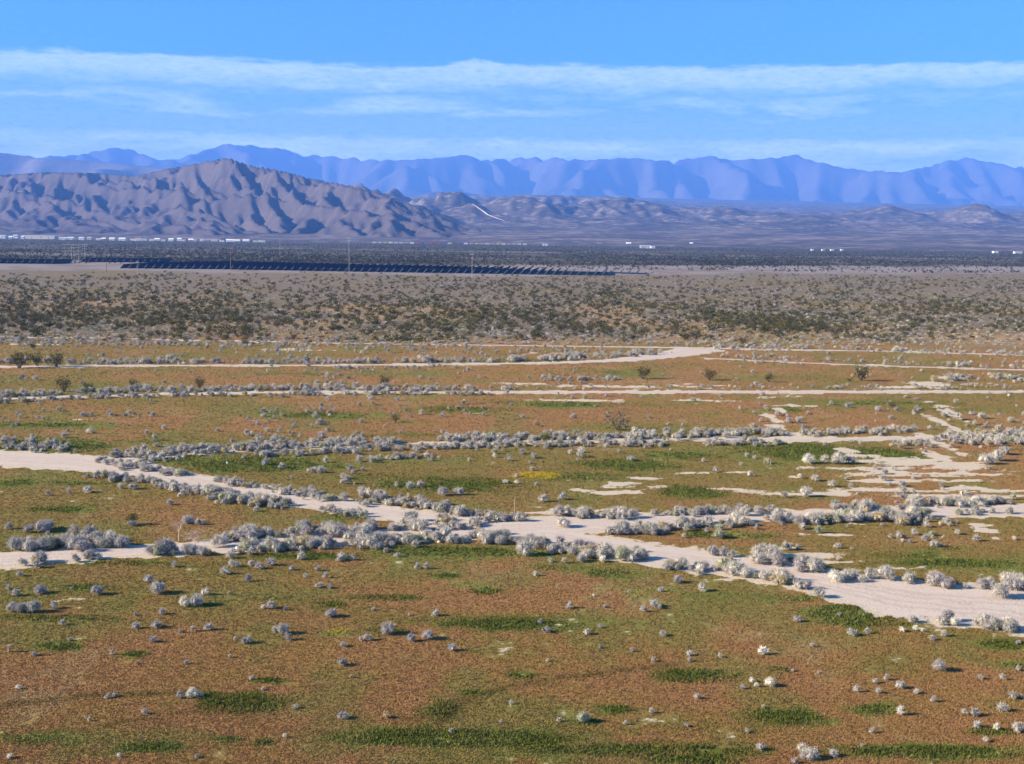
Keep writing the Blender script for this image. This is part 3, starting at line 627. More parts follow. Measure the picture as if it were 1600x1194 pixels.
# near field, one by one (crop coordinates: x, base y, width; last letter gives the tone)
K = 550 / 1600
NEAR = {0: [(80,180,35),(35,240,40),(65,275,55,'p'),(172,262,65),(430,267,64,'l'),(670,208,50),(705,264,84,'g'),(830,320,64,'w'),(885,320,78,'g'),(930,267,50),(45,345,60),(85,347,60),(140,347,70),(242,328,45),(1195,328,30,'w'),(1230,330,56,'l'),(1295,332,30),(730,354,40),(275,402,42),(612,420,46,'l'),(703,416,56,'l'),(818,436,26),(868,432,36),(945,427,46),(688,480,46,'l'),(1500,368,68,'l'),(1235,437,46),(1285,447,66),(1300,474,50),(1070,472,32),(1113,488,52),(1555,502,42),(505,537,30),(1550,590,56,'l'),(78,695,32,'w'),(482,735,32),(515,732,36),(815,738,48,'l'),(865,737,66,'w'),(1557,830,52,'l'),(1297,912,26,'w'),(38,1010,36,'w'),(535,1005,28,'w'),(790,138,40),(1050,137,44),(1075,137,40),(1135,132,40),(1175,147,48),(1225,132,58),(1012,172,54),(1125,205,48,'l'),(1325,152,36),(1385,182,28,'w'),(1475,187,36),(1450,232,42),(1500,235,36),(1370,104,56,'p'),(1550,108,52,'p'),(330,118,50),(180,120,70),(1440,155,40)],
 520: [(30,112,42),(85,107,42),(240,72,36),(290,92,36,'p'),(378,146,42),(420,146,44,'p'),(1050,122,42),(1228,116,48,'w'),(922,178,36,'w'),(1575,212,52),(1495,250,32),(1183,270,22,'w'),(1460,322,56),(1412,346,50),(1490,328,32),(1078,326,46),(1238,322,26),(470,361,46),(250,449,78,'l'),(430,471,68,'l'),(152,472,46),(355,480,52),(945,395,38),(965,437,46),(1155,447,42),(1500,452,38),(540,520,48),(1218,508,30),(40,589,52),(1460,571,38),(85,642,22,'t'),(42,832,52,'l'),(808,762,26),(1443,804,42),(1333,856,32),(1030,842,24),(1140,852,74,'e'),(240,827,42,'t'),(1120,60,50),(870,90,90),(990,115,30)],
 1050: [(30,210,52),(140,249,54),(575,387,42),(765,362,26),(85,542,36),(85,570,30),(217,549,30,'w'),(420,540,58,'w'),(370,664,38,'w'),(385,684,30,'w'),(450,684,58,'w'),(320,692,32),(120,738,38),(1225,618,80,'l'),(975,652,36),(930,667,32),(1045,692,46),(845,712,46),(945,714,42),(1190,752,38),(1410,648,32),(1505,652,38),(1553,740,52),(1042,814,48,'w'),(1335,810,36),(1380,818,54),(1510,798,62),(1395,874,48),(1483,884,42,'w'),(1578,893,58),(340,892,36),(912,893,36),(412,975,52),(600,985,60,'p'),(640,1020,80,'p'),(610,1016,60),(735,1004,54),(560,1032,38),(1433,934,36),(1055,432,38,'w'),(1110,427,36,'w'),(1145,432,26,'w'),(820,452,52),(890,442,38),(1185,472,38),(1250,457,48),(1580,610,30),(640,500,26)]}
LET = {'p': 'pale grey', 'g': 'silver grey', 'l': 'lavender grey', 'e': 'greenish grey', 'w': 'whitish', 't': 'straw tan'}
for ox, lst in NEAR.items():
    for it in lst:
        px, py = ox + it[0] * K, 840 + it[1] * K
        g = G(px, py); w = max(it[2] * K / ppm(px, py), .35) * 1.08
        t = LET[it[3]] if len(it) > 3 else TK[rng.choice(3, p=[.3, .4, .3])]
        add_shrub(g[0], g[1] + w * .4, w, t, 'near', h=w * (1.35 if it[0] == 1042 and it[1] == 814 else rng.uniform(.9, 1.15)))
# middle field, single shrubs that stand out
for px, py, w, t in [(1265, 726, 25, 'w'), (1290, 726, 22, 'p'), (1312, 727, 28, 'p'), (1330, 726, 20, 'g'), (1173, 745, 14, 'w'), (1250, 748, 12, 'w'), (1165, 715, 12, 'p'), (1100, 722, 9, 'p'), (1158, 728, 9, 'w'), (1275, 753, 18, 'p'), (1302, 762, 16, 'p'), (1225, 779, 16, 'p'), (1262, 778, 26, 'p'), (1545, 727, 26, 'p'), (1560, 722, 26, 'p'), (1575, 712, 22, 'g'), (1545, 735, 12, 'p'), (1500, 657, 18, 'p'), (1535, 655, 16, 'p'),
                     (1475, 652, 12, 'w'), (790, 756, 12, 'w'), (807, 757, 11, 'w'), (848, 785, 22, 'p'), (880, 782, 20, 'g'), (690, 776, 24, 'g'), (715, 775, 22, 'p'), (640, 764, 18, 'p'), (655, 763, 18, 'p'), (620, 762, 12, 'p'), (535, 757, 12, 'w'), (183, 765, 16, 'p'), (205, 766, 18, 'p'), (103, 772, 14, 'p'), (72, 775, 12, 'p'), (135, 771, 18, 'p'), (398, 800, 15, 'p'), (325, 783, 14, 'p'), (337, 788, 10, 'w'), (280, 778, 11, 'w'), (265, 790, 14, 'g'),
                     (202, 824, 18, 'l'), (290, 820, 24, 'g'), (310, 822, 18, 'g'), (10, 828, 16, 'g'), (72, 829, 26, 'g'), (60, 834, 30, 'l'), (40, 834, 22, 'l'), (1410, 847, 9, 'w'), (1585, 845, 11, 'w'), (880, 826, 28, 'p'), (640, 817, 30, 'g'), (1570, 938, 40, 'g'), (612, 787, 16, 'g'), (500, 740, 18, 'p'), (415, 728, 20, 'g'), (480, 738, 10, 'w'), (440, 733, 14, 'p'), (755, 700, 18, 'g'), (1210, 872, 30, 'p')]:
    g = G(px, py); wm = w / ppm(px, py); add_shrub(g[0], g[1] + wm * .4, wm, LET[t], 'mid', h=wm * .95)

# shrubs lining the roads: zone, polyline, scatter (m), shrubs per metre, width range
ROWS = [
 ("diagonal road's left arm, far verge", [(-60, 692), (0, 695), (60, 700), (110, 705)], 1.6, 1.5, (.8, 1.4)),
 ("diagonal road's left arm, far verge", [(158, 722), (200, 730), (240, 735), (290, 745), (330, 752), (400, 762), (480, 775), (570, 788)], .75, 1.25, (.7, 1.25)),
 ("diagonal road's left arm, far verge", [(560, 776), (610, 784), (650, 790), (700, 799), (740, 806)], 1.0, 1.6, (.8, 1.4)),
 ("diagonal road's left arm, far verge", [(745, 811), (800, 813), (860, 813)], .5, 1.5, (.9, 1.4)),
 ("diagonal road's left arm, near verge", [(150, 743), (190, 750), (240, 756), (300, 768), (350, 774), (440, 788)], .8, 1.35, (.8, 1.35)),
 ("diagonal road's left arm, near verge", [(330, 782), (380, 788), (450, 793)], .7, 1.2, (.8, 1.4)),
 ("diagonal road's left arm, near verge", [(455, 795), (520, 799), (575, 807)], .5, 1.3, (.7, 1.1)),
 ("diagonal road's right arm, far verge", [(1075, 862), (1110, 866), (1150, 872), (1190, 876), (1225, 880)], .6, 1.1, (.9, 1.7)),
 ("diagonal road's right arm, far verge", [(1240, 889), (1275, 890)], .4, 1.0, (1.2, 1.7)),
 ("diagonal road's right arm, far verge", [(1305, 905), (1350, 902), (1400, 908), (1460, 912), (1500, 918), (1550, 916), (1610, 922)], .5, .62, (1.0, 1.7)),
 ("diagonal road's right arm, near verge", [(820, 852), (860, 858), (900, 866), (945, 870), (985, 872)], 1.0, 2.3, (.9, 1.6)),
 ("diagonal road's right arm, near verge", [(1030, 888), (1070, 890), (1120, 893), (1180, 902), (1220, 910), (1250, 918), (1290, 930), (1345, 942)], .5, 1.25, (.8, 1.5)),
 ("diagonal road's right arm, near verge", [(1340, 948), (1370, 958), (1410, 966)], .4, 1.2, (.7, 1.1)),
 ("diagonal road's right arm, near verge", [(1425, 972), (1480, 975), (1520, 980), (1560, 984), (1620, 990)], .4, .5, (.7, 1.3)),
 ("level track's left arm, far verge", [(20, 858), (60, 858), (100, 855), (150, 854), (190, 855)], .5, 1.2, (1.1, 2.0)),
 ("level track's left arm, far verge", [(105, 838), (140, 842), (190, 848)], .6, 1.1, (.9, 1.6)),
 ("level track's left arm, far verge", [(330, 848), (380, 840), (430, 838), (480, 834), (530, 838)], .9, 1.6, (.9, 1.7)),
 ("level track's left arm, far verge", [(510, 832), (570, 831), (620, 826), (680, 824), (750, 822)], .8, 1.8, (.8, 1.5)),
 ("level track's left arm, near verge", [(225, 866), (255, 866), (290, 866)], .3, .8, (1.3, 2.1)),
 ("level track's left arm, near verge", [(310, 866), (330, 866)], .3, .8, (1.4, 1.8)),
 ("level track's left arm, near verge", [(365, 863), (420, 858), (480, 856), (530, 853)], .8, 2.2, (.9, 1.6)),
 ("level track's left arm, near verge", [(530, 853), (590, 850), (640, 847), (700, 844), (760, 843), (800, 843)], .8, 1.8, (.8, 1.5)),
 ("level track's left arm, near verge", [(40, 880), (70, 880)], .5, .9, (.8, 1.3)), ("level track's left arm, near verge", [(110, 878), (160, 873)], .4, .7, (.8, 1.3)),
 ("level track's right arm, far verge", [(870, 806), (910, 808), (950, 807), (980, 809)], .6, 1.7, (.9, 1.5)),
 ("level track's right arm, far verge", [(1020, 805), (1060, 805), (1110, 803), (1150, 801), (1210, 798)], .5, 1.3, (.9, 1.4)),
 ("level track's right arm, far verge", [(1280, 798), (1330, 796), (1380, 794), (1440, 790), (1500, 788), (1560, 786), (1575, 788)], .7, 1.4, (.9, 1.5)),
 ("level track's right arm, near verge", [(930, 836), (970, 833), (1010, 832), (1050, 828), (1100, 824), (1160, 819), (1220, 816), (1280, 813), (1340, 812), (1400, 808), (1450, 806)], .9, 1.75, (.9, 1.55)),
 ("level track's right arm, near verge", [(1395, 818), (1440, 818)], .5, 1.0, (1.1, 1.6)), ("level track's right arm, near verge", [(1490, 803), (1580, 801)], .4, .7, (.8, 1.2)),
 ('shrub row behind yellow flowers', [(170, 714), (230, 711), (300, 706), (380, 702), (460, 699), (540, 695), (620, 692), (700, 689), (780, 688), (860, 686), (940, 686), (1020, 684), (1100, 680), (1170, 676), (1230, 680)], 1.4, 1.9, (.8, 1.6)),
 ('shrub row behind yellow flowers', [(220, 722), (300, 716), (380, 711), (450, 712), (520, 706), (600, 702), (680, 700), (760, 698), (840, 696), (920, 696), (1000, 697), (1060, 697), (1130, 694), (1220, 694)], 1.0, 1.2, (.7, 1.3)),
 ('shrub row behind yellow flowers', [(560, 720), (640, 716), (680, 715)], .8, 1.2, (.7, 1.2)),
 ('shrub row behind yellow flowers', [(1250, 681), (1300, 677), (1350, 676), (1400, 674), (1450, 672)], 1.2, 1.3, (.8, 1.4)),
 ('shrub row behind yellow flowers', [(1395, 695), (1450, 695)], .9, 1.5, (.8, 1.3)),
 ('shrub row behind yellow flowers', [(1480, 690), (1530, 688), (1600, 684), (1660, 682)], 2.6, 3.2, (.9, 1.6)),
 ('distant shrub row', [(-60, 620), (0, 618), (60, 618), (120, 615), (200, 612), (280, 611), (360, 610), (450, 609), (560, 609), (680, 609), (800, 608)], 1.4, 1.25, (.8, 1.6)),
 ('distant shrub row', [(-60, 630), (0, 628), (80, 626), (140, 622), (220, 620), (300, 618), (420, 618), (520, 616), (640, 616), (760, 616)], 1.0, .75, (.8, 1.4)),
 ('distant shrub row', [(760, 606), (950, 606), (1200, 606), (1400, 607), (1600, 606)], 2.0, .3, (.6, 1.1)),
 ('distant shrub row', [(800, 596), (840, 592), (900, 594), (970, 594)], 2.0, 1.0, (.8, 1.4)),
 ('distant shrub row', [(1480, 594), (1540, 592), (1640, 596)], 4.0, 1.6, (.8, 1.5)),
 ('distant shrub row', [(-60, 567), (0, 567), (100, 568), (200, 567), (340, 566), (480, 567), (600, 566), (720, 565), (860, 562), (960, 557), (1030, 552)], 1.8, .95, (.9, 1.9)),
 ('distant shrub row', [(500, 577), (620, 576), (720, 574)], 2.0, .35, (.8, 1.4)),
 ('distant shrub row', [(0, 535), (200, 538), (400, 542), (600, 546), (800, 550), (1000, 550)], 7.0, .55, (.7, 1.4)),
 ('distant shrub row', [(1100, 543), (1300, 545), (1450, 550), (1600, 555)], 3.0, .8, (.8, 1.6)),
 ('distant shrub row', [(1120, 556), (1300, 565), (1450, 570), (1600, 574)], 3.0, .45, (.7, 1.3)),
]
for zi, (zone, pts, spread, dens, wr) in enumerate(ROWS):
    pts = _stretch(pts, 0, 1590, 330)
    P = resample(pts, 1.0); seg = np.hypot(*np.diff(P, axis=0).T); Ltot = seg.sum(); s = np.concatenate([[0], np.cumsum(seg)])
    n = max(2, int(Ltot * dens * 3.5))
    for q in np.sort(rng.uniform(0, Ltot, n)):
        if fbm(np.array([q / 4.0]), np.array([zi * 3.1]), 2, 7)[0] < .30: continue
        x = np.interp(q, s, P[:, 0]) + rng.normal(0, spread * .45); y = np.interp(q, s, P[:, 1]) + rng.normal(0, spread)
        w = rng.uniform(*wr) * rng.choice([.5, .7, .9, 1.08]); add_shrub(x, y, w, None, zone)

ROAD_EDGE = []
for far, near in ROADS.values():
    A, B = resample(far, 6), resample(near, 6); nn = max(len(A), len(B)); tt = np.linspace(0, 1, nn)
    A = np.stack([np.interp(tt, np.linspace(0, 1, len(A)), A[:, i]) for i in (0, 1)], 1); B = np.stack([np.interp(tt, np.linspace(0, 1, len(B)), B[:, i]) for i in (0, 1)], 1)
    M_, D_ = (A + B) / 2, np.hypot(*(A - B).T) / 2; T_ = np.gradient(M_, axis=0); N_ = A - B
    D_ = np.abs(T_[:, 0] * N_[:, 1] - T_[:, 1] * N_[:, 0]) / (np.hypot(*T_.T) + 1e-6) / 2
    ROAD_EDGE += [(M_[i:i + 2], min(D_[i], D_[i + 1])) for i in range(len(M_) - 1)]
def on_road(x, y, pad=0.0):
    x = np.atleast_1d(np.asarray(x, float)); y = np.atleast_1d(np.asarray(y, float)); hit = np.zeros(x.shape, bool)
    for P, hw in ROAD_EDGE: hit |= polydist(x, y, P, 9) < hw + pad
    return hit
# loose scatter over the fields, thicker away from the camera
px = rng.uniform(-430, 2030, 11700); py = rng.uniform(528, 860, 11700); g = G(px, py); X, Y = g[:, 0], g[:, 1]
den = sstep(fbm(X / 14, Y / 22, 4, 131), .50, .74) * (1 - .6 * sstep(py, 700, 800)) + .12 * (1 - sstep(py, 640, 760)) + .35 * (1 - sstep(py, 540, 570))
keep = (rng.uniform(size=11700) < den * .55) & ~on_road(X, Y, .2)
for x, y in zip(X[keep], Y[keep]): add_shrub(x, y, rng.choice([.45, .6, .75, .9, 1.1]) * rng.uniform(.85, 1.15), None, 'scatter')
px = rng.uniform(-480, 2080, 1230); py = rng.uniform(870, 1190, 1230); g = G(px, py); keep = (rng.uniform(size=1230) < np.where((px < -20) | (px > 1620), .16, .05)) & ~on_road(g[:, 0], g[:, 1], .5)
for x, y in g[keep]: add_shrub(x, y, rng.uniform(.3, .5), None, 'scatter')
# grey stubble shrubs among the creosote
px = rng.uniform(-400, 2000, 11200); py = 424 + 116 * rng.uniform(size=11200) ** .8; g = G(px, py)
for x, y in g: add_shrub(x, y, rng.uniform(.8, 1.7), TK[rng.choice(6, p=[.28, .34, .04, .14, .02, .18])], 'belt', h=rng.uniform(.5, 1.0))

for s in SHRUBS:
    s['px'], s['py'] = (float(q) for q in proj(s['x'], s['y'])); s['size'] = s['w'] * s['h'] / (s['x'] ** 2 + s['y'] ** 2)
    s['vis'] = -20 < s['px'] < 1620 and s['py'] < 1215
order = sorted((s for s in SHRUBS if s['vis']), key=lambda s: -s['size'])
SOLO = order[:300]; solo_ids = {id(s) for s in SOLO}
REST = [s for s in SHRUBS if id(s) not in solo_ids]

MARKS = [('the dark green patch at lower left', 375, 1098), ('the green band along the bottom edge', 700, 1153), ('the faint curved track at lower centre', 760, 1085), ('the green growth hugging the wide road', 1330, 962),
 ('the right end of the wide road', 1560, 985), ('the lower right corner', 1600, 1194), ('the lower left corner', 0, 1194), ('the joined white and silver pair', 295, 945), ('the left end of the level track', 10, 880),
 ('the green streak in the middle near field', 790, 975), ('the meeting of the two roads', 900, 840), ('the left edge of the near field', 0, 985), ('the oval green patch at lower right', 1085, 1056), ('the pale cluster near the lower right corner', 1270, 1180)]
MARKS_MID = [('the yellow flower patch', 838, 742), ('the bare sand streaks at right', 1430, 745), ('the thin wooden stake', 803, 800), ('the left end of the diagonal road', 0, 715), ('the olive bush near the dead shrub', 207, 803), ('the dead pinkish shrub', 285, 820),
 ('the meeting of the two roads', 900, 830), ('the green patch left of the yellow flowers', 690, 757), ('the middle of the right edge', 1600, 700), ('the sand patch right of the yellow flowers', 965, 757), ('the left distant shrub rows', 250, 600), ('the right distant shrub rows', 1300, 600)]
def size_word(w): return 'tiny' if w < .55 else 'small' if w < .85 else 'medium' if w < 1.25 else 'large' if w < 1.7 else 'very large'
byzone = {}
for s in SOLO: byzone.setdefault(s['zone'] if 'verge' in s['zone'] or 'row' in s['zone'] else 'open', []).append(s)
for zone, lst in byzone.items():
    if 'verge' in zone or 'row' in zone:
        lst.sort(key=lambda s: -s['px'] if 'left arm' in zone else s['px'])
        for i, s in enumerate(lst):
            if 'verge' in zone: s['label'] = f"{size_word(s['w'])} {s['tone']} shrub, {ordinal(i + 1)} from the crossing, {zone}"
            else: s['label'] = f"{size_word(s['w'])} {s['tone']} shrub, {ordinal(i + 1)} big one from left, {zone}"
            s['group'] = 'shrubs of the ' + zone
    else:
        mk = [q for q in MARKS_MID if q[0] != 'the meeting of the two roads'] + MARKS
        for s in lst: s['mark'] = min(range(len(mk)), key=lambda i: math.hypot(s['px'] - mk[i][1], (s['py'] - mk[i][2]) * 1.6))
        for i in range(len(mk)):
            sub = sorted((s for s in lst if s['mark'] == i), key=lambda s: math.hypot(s['px'] - mk[i][1], (s['py'] - mk[i][2]) * 1.6))
            for k, s in enumerate(sub):
                far = 'nearest' if k == 0 else ordinal(k + 1) + ' nearest'
                s['label'] = f"{size_word(s['w'])} {s['tone']} shrub, {far} to {mk[i][0]}"
                s['group'] = 'single shrubs in the fields'
NV = 0
for s in SOLO:
    me = SHRUB_MESH[s['tone']][NV % 5]; NV += 1
    o = link('shrub', me, loc=(s['x'], s['y'], 0), rz=rng.uniform(0, 6.28), scale=(s['w'] * 1.02, s['w'] * .98, s['h']), label=s['label'], category='shrub', group=s['group'])
soup = [bake([(s['x'], s['y'], s['w'], s['h'], s['tone']) for s in REST if (s['y'] > 310) == far], lib) for far, lib in ((True, SHRUB_TINY), (False, SHRUB_LOW))]
V, C = (np.concatenate([q[i] for q in soup]) for i in (0, 1))
link('shrub_cover', tri_mesh('shrub_cover', V, C, M_SHRUB), kind='stuff', label='countless small grey dry shrubs over the valley floor')

# ---- creosote bushes
CREO = {'dark green': (.062, .062, .020), 'olive': (.095, .085, .030), 'yellowish olive': (.105, .092, .018), 'dry grey olive': (.13, .11, .075)}
def creosote_arrays(seed, tone, ns, nf, size=.07, sparse=1.0):
    r = np.random.default_rng(seed); tips = []; stems = []
    for i in range(ns):
        a = 2 * np.pi * (i + r.uniform(-.3, .3)) / ns; lean = r.uniform(.15, .5); top = np.array([math.cos(a) * lean, math.sin(a) * lean, r.uniform(.6, 1.0) * (1.05 - lean * .45)])
        base = np.array([math.cos(a) * .04, math.sin(a) * .04, 0]); mid = base + (top - base) * .5 + r.normal(0, .03, 3); stems.append((base, mid, top)); tips.append((mid, top))
    T = np.array(tips); l = r.integers(0, ns, nf); f = r.uniform(-.15, 1.05, nf)[:, None]
    p = T[l, 0] + (T[l, 1] - T[l, 0]) * f + r.normal(0, .085 * sparse, (nf, 3)); p[:, 2] = np.maximum(p[:, 2], .03)
    a = unit(r.normal(size=(nf, 3))); b = unit(np.cross(a, r.normal(size=(nf, 3)))); s = size * r.uniform(.6, 1.3, nf)[:, None]
    V = np.stack([p - a * s * .5, p + a * s * .5, p + b * s * 1.1], 1).reshape(-1, 3)
    lt = r.uniform(.75, 1.25, ns)
    return stems, V, np.array(tone) * (lt[l] * r.uniform(.7, 1.35, nf))[:, None]
CREO_MESH = {}
for i, (nm, tone) in enumerate(CREO.items()):
    L = []
    for j in range(4):
        st, V, C = creosote_arrays(50 * i + j, tone, 9 + j * 2, 520 if nm != 'dry grey olive' else 300, .062, 1.0 if nm != 'dry grey olive' else 1.2)
        b = MB()
        for p0, p1, p2 in st: b.tube(p0, p1, .018, .012, 4); b.tube(p1, p2, .012, .004, 4)
        L.append((b.mesh('stems', M_STEM), tri_mesh('foliage', V, C, M_LEAF)))
    CREO_MESH[nm] = L
CREO_LOW = {nm: [creosote_arrays(500 + 20 * i + j, tone, 7, 52, .19)[1:] for j in range(5)] for i, (nm, tone) in enumerate(CREO.items())}
def creosote(x, y, w, h, tone, label, group=None):
    st, fo = CREO_MESH[tone][random.randrange(4)]
    o = link('creosote_bush', None, loc=(x, y, 0), rz=random.uniform(0, 6.28), scale=(w, w, h), label=label, category='bush', group=group)
    link('stems', st, o); link('foliage', fo, o)
NAMED = [(30, 575, 30, 'dark green', 'broad dark creosote bush at the far left end of the fifth pale track'), (58, 572, 26, 'dark green', 'dark creosote bush beside the broad one at the far left track'), (88, 573, 30, 'olive', 'wide olive creosote bush right of two dark ones at the far left track'),
 (100, 612, 30, 'olive', 'wide olive bush in the orange strip at far left'), (137, 611, 18, 'olive', 'low olive bush just right of the wide one in the orange strip'), (208, 606, 16, 'dark green', 'upright dark bush left of centre in the left orange strip'), (312, 606, 22, 'olive', 'tall olive bush at the right end of the left orange strip'),
 (385, 530, 26, 'dark green', 'dark green bush at the lower edge of the brush belt, left of centre'), (383, 540, 14, 'dark green', 'low dark bush right below the dark green one by the brush belt'), (485, 537, 9, 'dark green', 'little dark bush on the sixth pale line'), (600, 604, 24, 'dark green', 'dark green bush just above the distant shrub row near centre left'), (617, 660, 16, 'yellowish olive', 'round olive bush alone in the middle field, left of centre'),
 (1004, 592, 28, 'olive', 'broad olive bush beyond the straight track, right of centre'), (965, 672, 42, 'dry grey olive', 'large open grey olive bush rising above the shrub row behind the flowers'), (853, 692, 22, 'yellowish olive', 'yellowish bush among the grey shrub row above the flowers'), (1108, 594, 24, 'olive', 'olive bush left of the dark one in the right orange strip'), (1201, 597, 17, 'dark green', 'upright dark bush in the right orange strip'), (1345, 595, 32, 'olive', 'wide olive bush in the right orange strip'), (1327, 597, 9, 'dark green', 'tiny dark bush left of the wide olive bush at right'),
 (1395, 638, 12, 'dark green', 'small dark green bush in the curved track loop at right'), (207, 820, 24, 'yellowish olive', 'rounded yellow green bush standing left of the dead pinkish shrub'), (835, 532, 22, 'dark green', 'dark bush at the belt edge, right of centre'), (1085, 530, 20, 'dark green', 'dark bush at the belt edge above the track bend'), (1160, 540, 18, 'olive', 'olive bush at the belt edge right of the track bend'), (290, 534, 12, 'dark green', 'small dark bush above the sixth pale line at left'), (52, 546, 12, 'dark green', 'small dark bush near the left edge below the belt'), (55, 527, 20, 'dark green', 'dark bush near the left edge at the belt rim')]
for px, py, w, tone, lab in NAMED:
    g = G(px, py); wm = w / ppm(px, py); creosote(g[0], g[1], wm, wm * (.85 if w > 13 else .8) if w > 8 else wm, tone, lab)
pts = []
px = rng.uniform(-400, 2000, 42000); py = 425 + 110 * rng.uniform(size=42000) ** 1.0; g = G(px, py); X, Y = g[:, 0], g[:, 1]
d = sstep(fbm(X / 40, Y / 80, 4, 151), .38, .66) * .55 + .40; d *= sstep(py, 424, 436 + px * .006) * (1 - .8 * sstep(py + (fbm(X / 26, Y / 60, 3, 157) - .5) * 60, 498, 536)) * (.9 + .3 * sstep(py, 450, 500))
keep = rng.uniform(size=42000) < d * .46
px, py, X, Y = px[keep], py[keep], X[keep], Y[keep]
ww = rng.uniform(1.1, 2.5, len(X)) * np.where(py > 520, .8, 1); tn = [list(CREO)[i] for i in rng.choice(4, len(X), p=[.42, .34, .12, .12])]
o_ = np.argsort(-ww / Y + 10 * ((px < -5) | (px > 1605)))
COLS = ['left edge', 'left', 'centre left', 'centre right', 'right', 'right edge']; cells = {}
for q in o_[:270]:
    cx = COLS[int(np.clip(px[q] / 267, 0, 5))]; rw = 'near rim' if py[q] > 505 else 'middle' if py[q] > 475 else 'far side'
    cells.setdefault((cx, rw), []).append(q)
for (cx, rw), lst in cells.items():
    lst.sort(key=lambda q: px[q])
    for k, q in enumerate(lst):
        creosote(X[q], Y[q], ww[q], ww[q] * rng.uniform(.62, .85), tn[q], f"{tn[q]} creosote bush, {ordinal(k + 1)} big one from left, brush belt's {rw}, {cx}", 'creosote bushes of the brush belt')
V, C = bake([(X[q], Y[q], ww[q], ww[q] * rng.uniform(.55, .8), tn[q]) for q in o_[270:]], CREO_LOW)
link('creosote_cover', tri_mesh('creosote_cover', V, C, M_LEAF), kind='stuff', label='far creosote scrub covering the middle distance')
# thin dark scrub of the far plain
px = rng.uniform(-350, 1950, 31500); dep = rng.uniform(15, 53, 31500)
hy = 358 + .0115 * px; g = G(px, hy + dep); X, Y = g[:, 0], g[:, 1]; uu = np.clip(X / Y + .05, 0, .5) * 420
keep = (Y > 790 + uu) & (rng.uniform(size=31500) < np.where(Y > 1010 + uu * 1.05, .35 + .65 * sstep(fbm(X / 120, Y / 200, 3, 171), .4, .6), .12)); X, Y = X[keep], Y[keep]
FARLOW = {'a': [creosote_arrays(700 + j, (.046, .044, .020), 5, 14, .34)[1:] for j in range(5)]}
V, C = bake([(x, y, rng.uniform(1.8, 3.6), rng.uniform(1.2, 2.2), 'a') for x, y in zip(X, Y)], FARLOW)
link('plain_scrub', tri_mesh('plain_scrub', V, C, M_LEAF), kind='stuff', label='dark scrub carpeting the far plain')

# ---- low growth on the fields
def build_grass():
    n = 760000
    sdep = rng.uniform(130, 930, n); px = rng.uniform(-480, 2080, n); g = G(px, 358 + .0115 * px + sdep); X, Y = g[:, 0], g[:, 1]
    c, sand = ground_field(X, Y)
    gm = blobs(X, Y, E_GREEN)
    ok = (sand + (fbm(X / 1.1, Y / 1.3, 3, 21) - .5) * .3 < .38) & ~on_road(X, Y, .1); X, Y, c, gm = X[ok], Y[ok], c[ok], gm[ok]; n = len(X)
    gr = sstep(gm, .35, .7)
    H = (.027 + .00024 * Y) * rng.uniform(.5, 1.5, n) * (1 + 1.7 * gr); Wd = (.022 + .00042 * Y) * rng.uniform(.6, 1.4, n)
    V = []; C = []
    for b in range(2):
        a = rng.uniform(0, 6.283, n); ox = rng.normal(0, .06, n); oy = rng.normal(0, .06, n); ln = rng.uniform(.1, .9, n) * H
        A = np.stack([X + ox - np.cos(a) * Wd, Y + oy - np.sin(a) * Wd, np.full(n, -.004)], 1); B = np.stack([X + ox + np.cos(a) * Wd, Y + oy + np.sin(a) * Wd, np.full(n, -.004)], 1)
        a2 = rng.uniform(0, 6.283, n); T = np.stack([X + ox + np.cos(a2) * ln, Y + oy + np.sin(a2) * ln, H], 1)
        V.append(np.stack([A, B, T], 1)); C.append(c * rng.uniform(.92, 1.22, (n, 1)) * np.where(rng.uniform(size=(n, 1)) < .06, np.array([[1.5, 1.6, 1.9]]), 1))
    link('grass', tri_mesh('grass', np.concatenate(V).reshape(-1, 3), np.concatenate(C), M_GRASS), kind='stuff', label='low rust brown and green spring growth on the desert floor')
build_grass()

# ------------------------------------------------------------------ small things in the fields
M_DEAD = material('bleached_wood', (.46, .33, .29), scale=5, var=.2)
M_WOOD = material('weathered_wood', (.30, .23, .15), scale=6, var=.25)
def dead_shrub():
    r = random.Random(8); g = G(283, 846); k = 1 / ppm(283, 846)
    root = link('dead_shrub', None, loc=(g[0], g[1], 0), label='bare pinkish dead shrub with forked branches beside the level track', category='dead shrub')
    def grow(b, p, d, L, rad, n):
        q = p + d * L; b.tube(p, q, rad, rad * .65, 5)
        if n == 0: return
        for i in range(3 if n > 1 else 2):
            e = Vector((r.gauss(0, .55), r.gauss(0, .4), r.gauss(.15, .35))); grow(b, q, (d + e).normalized(), L * r.uniform(.55, .85), rad * .62, n - 1)
    b = MB(); grow(b, Vector((-.2, 0, 0)), Vector((.05, 0, 1)), .75, .05, 4); link('upright_branch', b.mesh('upright_branch', M_DEAD), root)
    b = MB()
    for i in range(5): grow(b, Vector((.15 + i * .12, .1, 0)), Vector((.5 + .2 * i, r.uniform(-.3, .3), .55)).normalized(), .5, .035, 3)
    link('low_branch', b.mesh('low_branch', M_DEAD), root)
dead_shrub()
def stake(px, py, h, r0, label, cat='stake', bands=True):
    g = G(px, py); o = link('wooden_stake', None, loc=(g[0], g[1], 0), label=label, category=cat)
    b = MB(); b.tube((0, 0, -.1), (.02, 0, h), r0, r0 * .85, 8); link('post', b.mesh('post', M_WOOD), o)
    b = MB(); b.box(.02, -.01, h + .01, r0 * 2.6, r0 * 2.4, .14); link('cap', b.mesh('cap', M_WOOD), o)
stake(804, 807, 1.75, .05, 'thin wooden stake standing on the verge below the yellow flowers')
stake(1194, 726, .8, .06, 'short tan stake standing in the green field right of centre')
stake(1204, 727, .55, .05, 'lower tan stump next to the short tan stake')
